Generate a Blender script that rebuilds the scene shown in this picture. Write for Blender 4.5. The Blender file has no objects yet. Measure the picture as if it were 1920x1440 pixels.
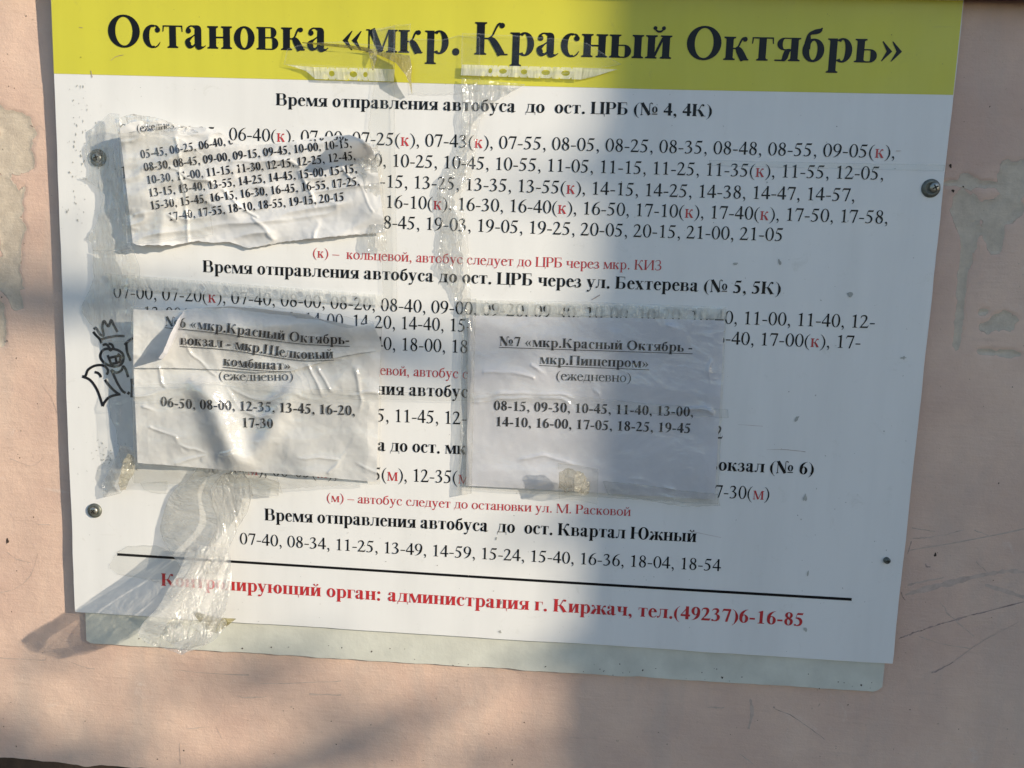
import bpy, math, random
import numpy as np
random.seed(7); rng = np.random.default_rng(11)
sc = bpy.context.scene
COL = sc.collection

# ---------------------------------------------------------------- camera (fitted to the four corners of the board)
Z0 = 1.15                                   # height of the board's lower edge above the ground
RW = np.array([[0.99733445, -0.04457367, 0.05776827], [0.06319899, 0.13201438, -0.98923106], [0.03646742, 0.99024512, 0.1344795]])
CAM = np.array([0.62695823, -0.97402864, 0.46413283+Z0])
# the columns of RW.T are the world axes seen from the camera; rows of RW world directions
from mathutils import Matrix, Vector
cam = bpy.data.cameras.new('camera'); cam.sensor_fit = 'HORIZONTAL'; cam.sensor_width = 36; cam.lens = 1500/1920*36
cam.clip_start = .02; cam.clip_end = 400
co = bpy.data.objects.new('camera', cam); COL.objects.link(co); sc.camera = co
M4 = Matrix([list(RW[i])+[CAM[i]] for i in range(3)]+[[0, 0, 0, 1]])
co.matrix_world = M4

# ---------------------------------------------------------------- sky, sun, exposure
SUN = np.array([1.9, -1.0, .68]); SUN = SUN/np.linalg.norm(SUN)          # towards the sun
elev = math.asin(SUN[2]); azim = math.atan2(SUN[0], SUN[1])
w = bpy.data.worlds.new('World'); sc.world = w; w.use_nodes = True
nt = w.node_tree; bg = nt.nodes['Background']; sky = nt.nodes.new('ShaderNodeTexSky'); sky.sky_type = 'NISHITA'; sky.sun_disc = False
sky.sun_elevation = elev; sky.sun_rotation = azim; sky.air_density = 1.0; sky.dust_density = .3; sky.ozone_density = 2.5
nt.links.new(sky.outputs[0], bg.inputs[0]); bg.inputs[1].default_value = .135
sl = bpy.data.lights.new('sun', 'SUN'); sl.energy = 4.0; sl.angle = math.radians(.53); sl.color = (1, .885, .70)
so = bpy.data.objects.new('sun', sl); COL.objects.link(so); so.location = (6, -4, 5)
so.rotation_euler = Vector(tuple(SUN)).to_track_quat('Z', 'Y').to_euler()
sc.view_settings.view_transform = 'Standard'; sc.view_settings.look = 'None'; sc.view_settings.gamma = 1; sc.view_settings.exposure = .58
sc.cycles.transparent_max_bounces = 24; sc.cycles.max_bounces = 8; sc.cycles.use_denoising = True

# ---------------------------------------------------------------- helpers
F = 1500.0
def P(px, py, d=0.0):
    """point at distance d in front of the board's face on the line of sight of a photograph pixel"""
    v = RW @ np.array([(px-960)/F, (720-py)/F, -1.0]); k = (-d-CAM[1])/v[1]
    return CAM+v*k
def PV(px, py, d=0.0):
    px, py, d = np.broadcast_arrays(np.asarray(px, float), np.asarray(py, float), np.asarray(d, float))
    v = np.stack([(px-960)/F, (720-py)/F, -np.ones_like(px)], -1) @ RW.T
    k = (-d-CAM[1])/v[..., 1]
    return CAM+v*k[..., None]
def lift(x, z, h):
    """board-plane point (x, z) raised by h towards the camera"""
    k = h/-CAM[1]
    return np.stack([x+(CAM[0]-x)*k, 0*x-h, z+(CAM[2]-z)*k], -1)
def hsh(i, j, s): 
    v = np.sin(i*127.1+j*311.7+s*74.7)*43758.5453
    return v-np.floor(v)
def vn(x, y, s=0):
    x = np.asarray(x, float); y = np.asarray(y, float)
    i = np.floor(x); j = np.floor(y); u = x-i; v = y-j; u = u*u*(3-2*u); v = v*v*(3-2*v)
    return (hsh(i, j, s)*(1-u)+hsh(i+1, j, s)*u)*(1-v)+(hsh(i, j+1, s)*(1-u)+hsh(i+1, j+1, s)*u)*v
def fbm(x, y, s=0, o=4):
    a, t, n = .5, 0, 0
    for k in range(o): t = t+a*vn(x*2**k, y*2**k, s+k*9); n += a; a *= .5
    return t/n
def ridge(x, y, s=0, o=3):
    a, t, n = .5, 0, 0
    for k in range(o): t = t+a*(1-np.sqrt((2*vn(x*2**k, y*2**k, s+k*5)-1)**2+.012))**2; n += a; a *= .5
    return t/n
def creases(x, y, lines, a=.0016, w_=2.6):
    """narrow folds along pixel polylines"""
    x = np.asarray(x, float); y = np.asarray(y, float); h = np.zeros(np.broadcast(x, y).shape)
    x, y = x+(fbm(x/60, y/60, 71, 2)-.5)*34, y+(fbm(x/60, y/60, 83, 2)-.5)*34
    for L_ in lines:
        d = np.full(h.shape, 1e9)
        for (x0, y0), (x1, y1) in zip(L_[:-1], L_[1:]):
            dx, dy = x1-x0, y1-y0; t = np.clip(((x-x0)*dx+(y-y0)*dy)/(dx*dx+dy*dy), 0, 1)
            d = np.minimum(d, np.hypot(x-x0-t*dx, y-y0-t*dy))
        h = np.maximum(h, np.exp(-(d/w_)**2)+.5*np.exp(-(d/(w_*4))**2))
    return h*a*sstep(.28, .62, fbm(x/50, y/50, 91, 2))
def sstep(a, b, x): 
    t = np.clip((np.asarray(x, float)-a)/(b-a), 0, 1); return t*t*(3-2*t)

def tag(o, label=None, cat_=None, group=None, kind=None):
    for k, v in (('label', label), ('category', cat_), ('group', group), ('kind', kind)):
        if v: o[k] = v
    return o
def thing(name, label, cat_, loc, group=None):
    o = bpy.data.objects.new(name, None); COL.objects.link(o); o.location = tuple(loc); o.empty_display_size = .05
    return tag(o, label, cat_, group)
def mesh(name, V, Fc, mats, parent=None, mi=None, smooth=False, kind=None, origin=None):
    V = np.asarray(V, float).reshape(-1, 3)
    org = np.array(parent_loc(parent)) if parent is not None else (np.array(origin) if origin is not None else V.mean(0))
    me = bpy.data.meshes.new(name); me.from_pydata((V-org).tolist(), [], [list(map(int, f)) for f in Fc])
    for m in (mats if isinstance(mats, (list, tuple)) else [mats]): me.materials.append(m)
    if mi is not None: me.polygons.foreach_set('material_index', mi)
    if smooth: me.polygons.foreach_set('use_smooth', [True]*len(me.polygons))
    o = bpy.data.objects.new(name, me); COL.objects.link(o)
    if parent is not None:
        o.parent = parent
    else: o.location = tuple(org)
    if kind: o['kind'] = kind
    me.update()
    return o
def parent_loc(p):
    l = np.zeros(3)
    while p is not None: l = l+np.array(p.location); p = p.parent
    return l
def grid_faces(nu, nv):
    i, j = np.meshgrid(np.arange(nu-1), np.arange(nv-1), indexing='ij'); a = (i*nv+j).ravel()
    return np.stack([a, a+nv, a+nv+1, a+1], 1)
def resample(pts, n, jag=0, seed=0):
    p = np.array(pts, float); d = np.r_[0, np.cumsum(np.hypot(*(np.diff(p[:, :2], axis=0).T)))]; t = np.linspace(0, d[-1], n)
    q = np.stack([np.interp(t, d, p[:, k]) for k in range(p.shape[1])], 1)
    if jag:
        m = (fbm(t/7, t*0+seed, seed, 4)-.5)*2*jag; g = np.gradient(q[:, :2], axis=0); g /= np.maximum(np.hypot(g[:, 0], g[:, 1]), 1e-6)[:, None]
        m[[0, -1]] = 0
        q[:, 0] -= g[:, 1]*m; q[:, 1] += g[:, 0]*m
    return q
def ruled(A, B, nu, nv, jagA=0, jagB=0, seed=0):
    """pixel grid between two edges A and B"""
    a = resample(A, nu, jagA, seed); b = resample(B, nu, jagB, seed+3); v = np.linspace(0, 1, nv)[None, :, None]
    return a[:, None, :]*(1-v)+b[:, None, :]*v          # (nu, nv, 2 or 3)
def sheet(name, A, B, h, mats, parent=None, nu=60, nv=40, jag=(0, 0), seed=0, thick=0, back=None):
    g = ruled(A, B, nu, nv, jag[0], jag[1], seed)
    d = h(g[..., 0], g[..., 1]) if callable(h) else (g[..., 2]/1000+h)
    base = PV(g[..., 0], g[..., 1])
    V = PV(g[..., 0], g[..., 1], d).reshape(-1, 3); Fc = grid_faces(nu, nv)
    o = mesh(name, V, Fc, mats, parent, smooth=True)
    e = np.zeros((nu, nv), np.float32); e[:, 0] = e[:, -1] = 1; e[0] = e[-1] = 1
    a = o.data.attributes.new('rim', 'FLOAT', 'POINT'); a.data.foreach_set('value', e.reshape(-1)); return o

# ---------------------------------------------------------------- materials
def nodes(name):
    m = bpy.data.materials.new(name); m.use_nodes = True; n = m.node_tree; b = n.nodes['Principled BSDF']
    return m, n, b
def coord(n, scale=(1, 1, 1)):
    g = n.nodes.new('ShaderNodeNewGeometry'); mp = n.nodes.new('ShaderNodeMapping'); mp.inputs['Scale'].default_value = scale
    n.links.new(g.outputs['Position'], mp.inputs['Vector']); return mp.outputs[0]
def noise(n, vec, scale, detail=4, rough=.55, dist=0, kind=None):
    t = n.nodes.new('ShaderNodeTexNoise'); t.inputs['Scale'].default_value = scale; t.inputs['Detail'].default_value = detail
    t.inputs['Roughness'].default_value = rough; t.inputs['Distortion'].default_value = dist
    if kind: t.noise_type = kind
    n.links.new(vec, t.inputs['Vector']); return t.outputs[0]
def ramp(n, fac, stops):
    r = n.nodes.new('ShaderNodeValToRGB'); e = r.color_ramp.elements
    while len(e) < len(stops): e.new(.5)
    for k, (p, c) in enumerate(stops):
        e[k].position = p; e[k].color = (c, c, c, 1) if not isinstance(c, tuple) else (*c, 1)
    n.links.new(fac, r.inputs[0]); return r.outputs[0]
def mixc(n, fac, a, b, mode='MIX'):
    x = n.nodes.new('ShaderNodeMix'); x.data_type = 'RGBA'; x.blend_type = mode
    for s, v in ((x.inputs[0], fac), (x.inputs[6], a), (x.inputs[7], b)):
        if isinstance(v, (int, float)): s.default_value = v
        elif isinstance(v, tuple): s.default_value = (*v, 1)
        else: n.links.new(v, s)
    return x.outputs[2]
def math_(n, op, a, b=0.0):
    x = n.nodes.new('ShaderNodeMath'); x.operation = op
    for s, v in ((x.inputs[0], a), (x.inputs[1], b)):
        if isinstance(v, (int, float)): s.default_value = v
        else: n.links.new(v, s)
    return x.outputs[0]
def bump(n, hgt, strength, dist, prev=None):
    b = n.nodes.new('ShaderNodeBump'); b.inputs['Strength'].default_value = strength; b.inputs['Distance'].default_value = dist
    n.links.new(hgt, b.inputs['Height'])
    if prev: n.links.new(prev, b.inputs['Normal'])
    return b.outputs[0]
def flat_mat(name, col, rough=.5, spec=.5, var=.12, vscale=30, bs=.15, bd=.0004, bscale=300, metal=0):
    m, n, b = nodes(name); v = coord(n)
    c = mixc(n, ramp(n, noise(n, v, vscale, 5), [(.3, 0.0), (.7, 1.0)]), tuple(x*(1-var) for x in col), tuple(min(1, x*(1+var*.5)) for x in col))
    n.links.new(c, b.inputs['Base Color']); b.inputs['Roughness'].default_value = rough; b.inputs['Specular IOR Level'].default_value = spec; b.inputs['Metallic'].default_value = metal
    if bs: n.links.new(bump(n, noise(n, v, bscale, 3), bs, bd), b.inputs['Normal'])
    return m
def wall_mat():
    m, n, b = nodes('old_pink_paint'); v = coord(n); vs = coord(n, (1, 1, .25)); vh = coord(n, (.3, 1, 2.2))
    at = n.nodes.new('ShaderNodeAttribute'); at.attribute_name = 'peel'
    pink = mixc(n, ramp(n, noise(n, v, 3.6, 8, .68), [(.36, 0.0), (.64, 1.0)]), (.585, .40, .318), (.735, .53, .41))
    pink = mixc(n, ramp(n, noise(n, vs, 9, 6, .65, .4), [(.48, 0.0), (.70, .6)]), pink, (.50, .41, .35))
    pink = mixc(n, ramp(n, noise(n, vh, 42, 6, .7), [(.60, 0.0), (.74, .30)]), pink, (.46, .33, .27))
    pink = mixc(n, ramp(n, noise(n, v, 160, 3, .5), [(.72, 0.0), (.78, .5)]), pink, (.26, .18, .14))
    pink = mixc(n, ramp(n, noise(n, v, 14, 8, .75, 1.2), [(.62, 0.0), (.68, .38)]), pink, (.72, .60, .52))
    pla = mixc(n, ramp(n, noise(n, v, 60, 6, .7), [(.35, 0.0), (.65, 1.0)]), (.50, .415, .325), (.63, .53, .415))
    f = math_(n, 'ADD', at.outputs['Fac'], math_(n, 'MULTIPLY', math_(n, 'SUBTRACT', noise(n, v, 110, 5, .7), .5), .55))
    f = ramp(n, f, [(.46, 0.0), (.53, 1.0)])
    edge = ramp(n, math_(n, 'ADD', at.outputs['Fac'], math_(n, 'MULTIPLY', math_(n, 'SUBTRACT', noise(n, v, 110, 5, .7), .5), .55)), [(.40, 0.0), (.47, .5)])
    c = mixc(n, edge, pink, (.34, .24, .20)); c = mixc(n, f, c, pla)
    n.links.new(c, b.inputs['Base Color']); b.inputs['Roughness'].default_value = .55; b.inputs['Specular IOR Level'].default_value = .35
    h = math_(n, 'SUBTRACT', math_(n, 'MULTIPLY', noise(n, vh, 90, 5, .6), .55), math_(n, 'MULTIPLY', f, .9))
    n1 = bump(n, h, .6, .0016); n1 = bump(n, noise(n, v, 380, 5, .75), .6, .0009, n1); n2 = bump(n, noise(n, v, 26, 7, .62), .35, .004, n1)
    n.links.new(n2, b.inputs['Normal']); return m
def board_mat(name, col, dirt=(.42, .40, .33)):
    m, n, b = nodes(name); v = coord(n); vs = coord(n, (1, 1, .12)); vh = coord(n, (.12, 1, 1))
    c = mixc(n, ramp(n, noise(n, vs, 16, 5, .6), [(.42, 0.0), (.75, .40)]), col, tuple(x*.78 for x in col))
    c = mixc(n, ramp(n, noise(n, v, 38, 9, .8, .8), [(.585, 0.0), (.68, .42)]), c, tuple(.55*x+.45*y for x, y in zip(col, dirt)))
    c = mixc(n, ramp(n, noise(n, vh, 70, 4, .6), [(.68, 0.0), (.74, .35)]), c, tuple(.6*x+.4*y for x, y in zip(col, dirt)))
    c = mixc(n, ramp(n, noise(n, v, 300, 2, .5), [(.74, 0.0), (.77, .7)]), c, tuple(x*.4 for x in dirt))
    n.links.new(c, b.inputs['Base Color']); b.inputs['Specular IOR Level'].default_value = .5
    n.links.new(ramp(n, noise(n, v, 24, 5, .6), [(.3, .28), (.7, .46)]), b.inputs['Roughness'])
    n1 = bump(n, noise(n, v, 7, 3, .5), .25, .006); n.links.new(bump(n, noise(n, vh, 260, 3, .6), .10, .0004, n1), b.inputs['Normal']); return m
def paper_mat(name, col=(.77, .76, .75), k=1.0):
    m, n, b = nodes(name); v = coord(n)
    c = mixc(n, ramp(n, noise(n, v, 12, 5, .6), [(.4, 0.0), (.75, .35)]), col, tuple(x*.86 for x in col))
    n.links.new(c, b.inputs['Base Color']); b.inputs['Roughness'].default_value = .7
    vo = n.nodes.new('ShaderNodeTexVoronoi'); vo.feature = 'DISTANCE_TO_EDGE'; vo.inputs['Scale'].default_value = 17; n.links.new(v, vo.inputs['Vector'])
    r = ramp(n, vo.outputs['Distance'], [(.0, 1.0), (.12, 0.0)])
    n1 = bump(n, r, .30*k, .0012); n1 = bump(n, noise(n, v, 16, 3, .5, .6), .35*k, .006, n1); n.links.new(bump(n, noise(n, v, 70, 4, .6), .22*k, .0010, n1), b.inputs['Normal'])
    tr = n.nodes.new('ShaderNodeBsdfTranslucent'); n.links.new(c, tr.inputs[0]); mx = n.nodes.new('ShaderNodeMixShader'); mx.inputs[0].default_value = .22
    out = n.nodes['Material Output']; n.links.new(b.outputs[0], mx.inputs[1]); n.links.new(tr.outputs[0], mx.inputs[2]); n.links.new(mx.outputs[0], out.inputs[0]); return m
def film_mat(name, haze=(.05, .25), tint=(.97, .97, .96), body=(.72, .72, .70), rough=.12, crease=1.0, scale=60, stretch=(1, 1, 1), gloss=1.2, dirt=0.0, cap=.30, rim=.35, fk=1.0):
    m, n, b = nodes(name); n.nodes.remove(b); v = coord(n, stretch); v0 = coord(n)
    vo = n.nodes.new('ShaderNodeTexVoronoi'); vo.feature = 'DISTANCE_TO_EDGE'; vo.inputs['Scale'].default_value = scale*.55
    wv = n.nodes.new('ShaderNodeVectorMath'); wv.operation = 'ADD'; ns = n.nodes.new('ShaderNodeTexNoise'); ns.inputs['Scale'].default_value = scale*.5; n.links.new(v, ns.inputs['Vector'])
    sc_ = n.nodes.new('ShaderNodeVectorMath'); sc_.operation = 'SCALE'; sc_.inputs[3].default_value = .9/scale; n.links.new(ns.outputs[1], sc_.inputs[0]); n.links.new(v, wv.inputs[0]); n.links.new(sc_.outputs[0], wv.inputs[1])
    n.links.new(wv.outputs[0], vo.inputs['Vector'])
    fold = ramp(n, vo.outputs['Distance'], [(.0, fk), (.16, 0.0)])
    r = noise(n, v, scale, 4, .55, 1.0); q = noise(n, v, scale*3.4, 3, .6, .6)
    n1 = bump(n, r, .9*crease, .0075); n2 = bump(n, fold, .5*crease, .0016, n1); nn = bump(n, q, .6*crease, .0014, n2)
    tp = n.nodes.new('ShaderNodeBsdfTransparent'); tp.inputs[0].default_value = (*tint, 1)
    df = n.nodes.new('ShaderNodeBsdfDiffuse'); tl = n.nodes.new('ShaderNodeBsdfTranslucent')
    bc = mixc(n, ramp(n, noise(n, v0, 45, 6, .7), [(.5, 0.0), (.72, dirt)]), body, (.22, .20, .16))
    at = n.nodes.new('ShaderNodeAttribute'); at.attribute_name = 'rim'
    bc = mixc(n, math_(n, 'MULTIPLY', at.outputs['Fac'], .45), bc, (.30, .30, .27))
    for s in (df, tl): n.links.new(bc, s.inputs[0]); n.links.new(nn, s.inputs['Normal'])
    dm = n.nodes.new('ShaderNodeMixShader'); dm.inputs[0].default_value = .35; n.links.new(df.outputs[0], dm.inputs[1]); n.links.new(tl.outputs[0], dm.inputs[2])
    hz = ramp(n, noise(n, v, scale*.8, 5, .65, 1.0), [(.35, haze[0]), (.68, haze[1])])
    hz = math_(n, 'MAXIMUM', hz, math_(n, 'MULTIPLY', fold, haze[1]*1.2)); hz = math_(n, 'MAXIMUM', hz, math_(n, 'MULTIPLY', at.outputs['Fac'], rim))
    mx = n.nodes.new('ShaderNodeMixShader'); n.links.new(hz, mx.inputs[0]); n.links.new(tp.outputs[0], mx.inputs[1]); n.links.new(dm.outputs[0], mx.inputs[2])
    gl = n.nodes.new('ShaderNodeBsdfGlossy'); gl.inputs['Roughness'].default_value = rough; n.links.new(nn, gl.inputs['Normal'])
    fr = n.nodes.new('ShaderNodeFresnel'); fr.inputs[0].default_value = 1.45; n.links.new(nn, fr.inputs['Normal'])
    ff = math_(n, 'MINIMUM', math_(n, 'MULTIPLY', fr.outputs[0], gloss), cap)
    m2 = n.nodes.new('ShaderNodeMixShader'); n.links.new(ff, m2.inputs[0]); n.links.new(mx.outputs[0], m2.inputs[1]); n.links.new(gl.outputs[0], m2.inputs[2])
    n.links.new(m2.outputs[0], n.nodes['Material Output'].inputs[0]); return m

M = dict(
    wall=wall_mat(), board=board_mat('white_printed_plastic', (.765, .75, .725)), yellow=board_mat('yellow_print', (.61, .565, .042), (.34, .30, .08)),
    core=flat_mat('board_edge', (.55, .54, .50), .6), ink=flat_mat('black_ink', (.006, .006, .007), .35, .25, .2, 40, 0), red=flat_mat('red_ink', (.50, .030, .035), .35, .5, .15, 40, 0),
    toner=flat_mat('toner', (.010, .010, .013), .6, .2, .2, 40, 0), marker=flat_mat('marker_ink', (.010, .010, .014), .35, .5, .2, 60, 0),
    green=flat_mat('pale_green_old_paint', (.61, .60, .52), .6, .4, .14, 25, .5, .0008, 120),
    paper=paper_mat('office_paper'), bluepaper=paper_mat('office_paper_in_sleeve', (.77, .76, .80), .35),
    film=film_mat('clear_sleeve_film', (.01, .12), cap=.16, scale=30, crease=.42, rough=.12, stretch=(.7, 1, 1), fk=.3, gloss=1.5), flatfilm=film_mat('clear_tape_lying_flat', (.0, .035), cap=.04, gloss=.7, fk=.3, scale=40, crease=.30, stretch=(.5, 1, 1.4), dirt=.5, rim=.30),
    crumple=film_mat('crumpled_clear_film', (.01, .24), body=(.70, .70, .68), scale=52, crease=.95, rough=.10, stretch=(1.9, 1, .35), rim=.42, cap=.42, gloss=1.6, fk=.25),
    bag=film_mat('crumpled_loose_film', (.10, .48), tint=(.96, .95, .93), body=(.72, .72, .69), scale=70, crease=1.0, rough=.11, stretch=(1.2, 1, .5), rim=.6, cap=.45, gloss=1.8, fk=.4),
    hang=film_mat('loose_tape', (.26, .58), tint=(.95, .94, .92), body=(.68, .68, .65), scale=46, crease=.85, rough=.14, stretch=(.5, 1, 1.4), rim=.6, fk=.4),
    frost=film_mat('ribbed_white_film', (.50, .68), body=(.90, .90, .86), scale=60, crease=.38, rough=.3, stretch=(1.1, 1, .3), rim=.6, fk=0),
    yellowed=film_mat('yellowed_tape', (.15, .5), tint=(.95, .91, .80), body=(.64, .60, .49), scale=90, crease=1.1, rough=.10, rim=.6),
    fold=film_mat('dark_folded_tape', (.45, .75), tint=(.75, .68, .42), body=(.36, .33, .18), scale=60, crease=.8),
    metal=flat_mat('zinc_screw', (.42, .40, .34), .38, .5, .3, 300, .3, .0004, 700, .9), washer=flat_mat('weathered_washer', (.16, .165, .14), .5, .5, .35, 200, .4, .0006, 500, .5),
    rec=flat_mat('recess_shade', (.02, .016, .012), .8), smudge=flat_mat('grey_smudge', (.45, .44, .40), .8, .2, .3, 80, 0), pencil=flat_mat('graphite', (.40, .30, .262), .8, .2, .4, 120, 0),
    faint=flat_mat('faint_scuff', (.545, .415, .345), .8, .2, .2, 120, 0), fleck=flat_mat('dark_fleck', (.07, .05, .04), .8, .2, .3, 90, 0),
    wood=flat_mat('brown_painted_beam', (.16, .065, .045), .55, .4, .35, 30, .5, .001, 60), soil=flat_mat('trodden_earth', (.12, .095, .07), .95, .2, .4, 3, .8, .01, 40),
    plinth=flat_mat('dark_plinth', (.085, .060, .045), .9, .2, .4, 20, .8, .004, 60), brick=flat_mat('blocker_brick', (.30, .14, .10), .85, .3, .3, 8, .5, .003, 60),
    bark=flat_mat('bark', (.12, .09, .07), .9, .2, .4, 40, .8, .004, 60), leaf=flat_mat('leaf', (.06, .10, .025), .6, .4, .4, 20, 0), roof=flat_mat('tin_roof', (.25, .26, .27), .5, .5, .2, 10, .2, .002, 30),
)
# ---------------------------------------------------------------- serif lettering drawn stroke by stroke
def cat(pts, n=6):
    P = [np.array(p, float) for p in pts]
    P = [2*P[0]-P[1]] + P + [2*P[-1]-P[-2]]
    out = []
    for i in range(1, len(P)-2):
        a, b, c, d = P[i-1:i+3]
        for k in range(n):
            t = k/n
            out.append(.5*((2*b)+(c-a)*t+(2*a-5*b+4*c-d)*t*t+(3*b-a-3*c+d)*t**3))
    out.append(P[-2])
    return np.array(out)
def strk(pts, n=5):                     # stroke of changing width along a smooth path -> quads
    q = cat(pts, n); xy = q[:, :2]; w = np.maximum(q[:, 2], 1)
    t = np.gradient(xy, axis=0); t /= np.maximum(np.hypot(t[:, 0], t[:, 1]), 1e-9)[:, None]
    nr = np.stack([-t[:, 1], t[:, 0]], 1)
    L = xy+nr*w[:, None]/2; R = xy-nr*w[:, None]/2
    return [[tuple(L[i]), tuple(L[i+1]), tuple(R[i+1]), tuple(R[i])] for i in range(len(q)-1)]
def seg(x0, y0, x1, y1, w0, w1=None): return strk([(x0, y0, w0), (x1, y1, w0 if w1 is None else w1)], 1)
def arc(cx, cy, rx, ry, a0, a1, t, h, n=18):
    A = np.radians(np.linspace(a0, a1, n+1)); o = []; h = h*1.25
    for i in range(n):
        c0, s0, c1, s1 = math.cos(A[i]), math.sin(A[i]), math.cos(A[i+1]), math.sin(A[i+1])
        o.append([(cx+rx*c0, cy+ry*s0), (cx+rx*c1, cy+ry*s1), (cx+(rx-t)*c1, cy+(ry-h)*s1), (cx+(rx-t)*c0, cy+(ry-h)*s0)])
    return o
def disc(x, y, r, ry=None):
    return [[(x+r*math.cos(a), y+(ry or r)*math.sin(a)) for a in np.linspace(0, 2*math.pi, 13)[:-1]]]
def rect(x0, y0, x1, y1): return [[(x0, y0), (x1, y0), (x1, y1), (x0, y1)]]
def shift(g, dx, dy=0, sx=1, sy=1): return [[(x*sx+dx, y*sy+dy) for x, y in p] for p in g]
class Face: pass
REG, BLD = Face(), Face()
REG.b, REG.S, REG.C, REG.H, REG.T, REG.X, REG.e = 0, 94, 108, 40, 25, 450, 52
BLD.b, BLD.S, BLD.C, BLD.H, BLD.T, BLD.X, BLD.e = 1, 148, 164, 46, 30, 468, 44
def slab(f, x, w, y, up, el=None, er=None):      # bracketed serif round a stem x..x+w at height y
    el = f.e if el is None else el; er = f.e if er is None else er
    s = 1 if up else -1; T = f.T; k = 26
    o = rect(x-el, min(y, y+s*T), x+w+er, max(y, y+s*T))
    if el > 5: o.append([(x-el*.7, y+s*T), (x, y+s*T), (x, y+s*(T+k)), (x-el*.22, y+s*(T+k*.35))][::s])
    if er > 5: o.append([(x+w+er*.7, y+s*T), (x+w, y+s*T), (x+w, y+s*(T+k)), (x+w+er*.22, y+s*(T+k*.35))][::s])
    return o
def st(f, x, y0, y1, w=None, a=(None, None), b=(None, None)):      # stem with serifs; a = bottom extents, b = top extents
    w = w or (f.S if y1 < 600 else f.C); o = rect(x, y0, x+w, y1)
    if a is not None: o += slab(f, x, w, y0, True, *a)
    if b is not None: o += slab(f, x, w, y1, False, *b)
    return o
def bowl(f, x0, x1, y0, y1, t, h=None):
    h = h or f.H; ry = (y1-y0)/2; rx = min(ry*1.05, (x1-x0)*.75); cx = x1-rx
    return rect(x0, y1-h, cx, y1)+rect(x0, y0, cx, y0+h)+arc(cx, (y0+y1)/2, rx, ry, -90, 90, t, h, 14)
def g_o(f, x0=None, x1=None): return arc(250, f.X/2, 222 if not f.b else 226, f.X/2+11, 0, 360, 88 if not f.b else 142, 27 if not f.b else 32, 26)
def g_c(f):
    X = f.X; t = 88 if not f.b else 142
    o = arc(245, X/2, 215, X/2+11, 70, 290, t, 28 if not f.b else 36, 18)
    o += strk([(310, X-8, 32), (362, X-45, 44), (372, X-98, 30)]) + disc(358, X-98, 42 if not f.b else 58)
    o += strk([(300, 5, 30), (362, 45, 28), (412, 118, 12)])
    return o
def g_e(f):
    X = f.X; t = 88 if not f.b else 140
    o = arc(235, X/2, 210, X/2+11, -10+20, 290, t, 28 if not f.b else 36, 20)
    o += rect(90, X*.585, 412 if not f.b else 300, X*.585+30)
    o += arc(235, X/2+18, 180 if not f.b else 186, X/2-7, 6, 95, 70 if not f.b else 112, 28, 8)
    o += strk([(300, 4, 34), (370, 48, 30), (424, 125, 12)])
    return o
def g_a(f):
    X = f.X; S = f.S; xr = 268 if not f.b else 238
    o = rect(xr, 60, xr+S, X-80)
    o += strk([(xr+S/2, X-100, S), (xr+S/2-8, X-50, S*.85), (xr-35, X-8, 34), (xr-95, X-10, 34), (xr-150, X-50, 42), (xr-168, X-95, 34)])
    o += disc(xr-160 if not f.b else xr-135, X-105, 40 if not f.b else 58)
    o += strk([(xr+10, X*.61, 26), (170, X*.49, 36), (85, X*.33, 62 if not f.b else 100), (78 if not f.b else 98, X*.19, 82 if not f.b else 120), (130, 40, 66 if not f.b else 90), (200, 40, 44), (xr+12, 92, 26)])
    o += strk([(xr+S/2, 90, S), (xr+S*.62, 30, S*.8), (xr+S+28, 22, 40), (xr+S+92, 62, 16)])
    return o
def g_b(f):       # б
    X = f.X; t = 88 if not f.b else 140
    o = arc(250, 225, 222, 236, 0, 360, t, 28 if not f.b else 36, 26)
    o += strk([(45+t/2, 250, t), (62+t/2, 420, t*.8), (150, 540, 62), (255, 588, 66 if not f.b else 92), (350, 615, 60 if not f.b else 86), (402, 672, 16)])
    return o
def g_v(f):
    S = f.S; X = f.X
    return st(f, 62, 0, X, a=(None, 0), b=(None, 0))+bowl(f, 62+S, 400 if not f.b else 452, X*.51, X, 78 if not f.b else 118, 24)+bowl(f, 62+S, 436 if not f.b else 492, 0, X*.51+22, 84 if not f.b else 130, 24)
def g_g(f):
    X = f.X; R = 390 if not f.b else 408
    return st(f, 62, 0, X, b=(None, 0))+rect(62, X-30, R, X)+[[(R-26, X-24), (R, X-24), (R+6, X-140), (R-16, X-140)]]
def g_d(f, X=None, S=None, W=None):
    X = X or f.X; S = S or f.S; W = W or (500 if not f.b else 545); r = W-72-S
    o = rect(r, 0, r+S, X)+rect(118, X-f.T-4, W-20, X)
    o += strk([(160+f.b*10, X-10, 30), (155, X*.6, 32), (118, X*.25, 34), (74, 28, 26)])
    o += rect(28, 0, W-12, 30)+[[(20, 30), (46, 30), (34, -132), (16, -132)], [(W-12, 30), (W-38, 30), (W-26, -132), (W-8, -132)]]
    o += rect(28, 0, 60, 30)
    return o
def kleg(f, x, X, big=False):     # right hand half of к, starting at stem edge x
    s = f.S*(1.05 if not f.b else 1.0); w = 1.56 if big else 1
    o = rect(x-4, X*.5-14, x+70*w, X*.5+16)
    o += strk([(x+50*w, X*.5, 34), (x+105*w, X*.6, 32), (x+150*w, X*.82, 38), (x+190*w, X-26, 40), (x+232*w, X-38, 34)])
    o += disc(x+232*w, X-46 if not big else X-62, (36 if not f.b else 50)*(1.15 if big else 1))
    o += strk([(x+55*w, X*.52, 46), (x+120*w, X*.42, s*.9), (x+215*w, X*.08, s), (x+232*w, 0, s)])
    o += rect(x+190*w-f.b*30, 0, x+305*w+f.b*18, f.T)
    return o
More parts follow.
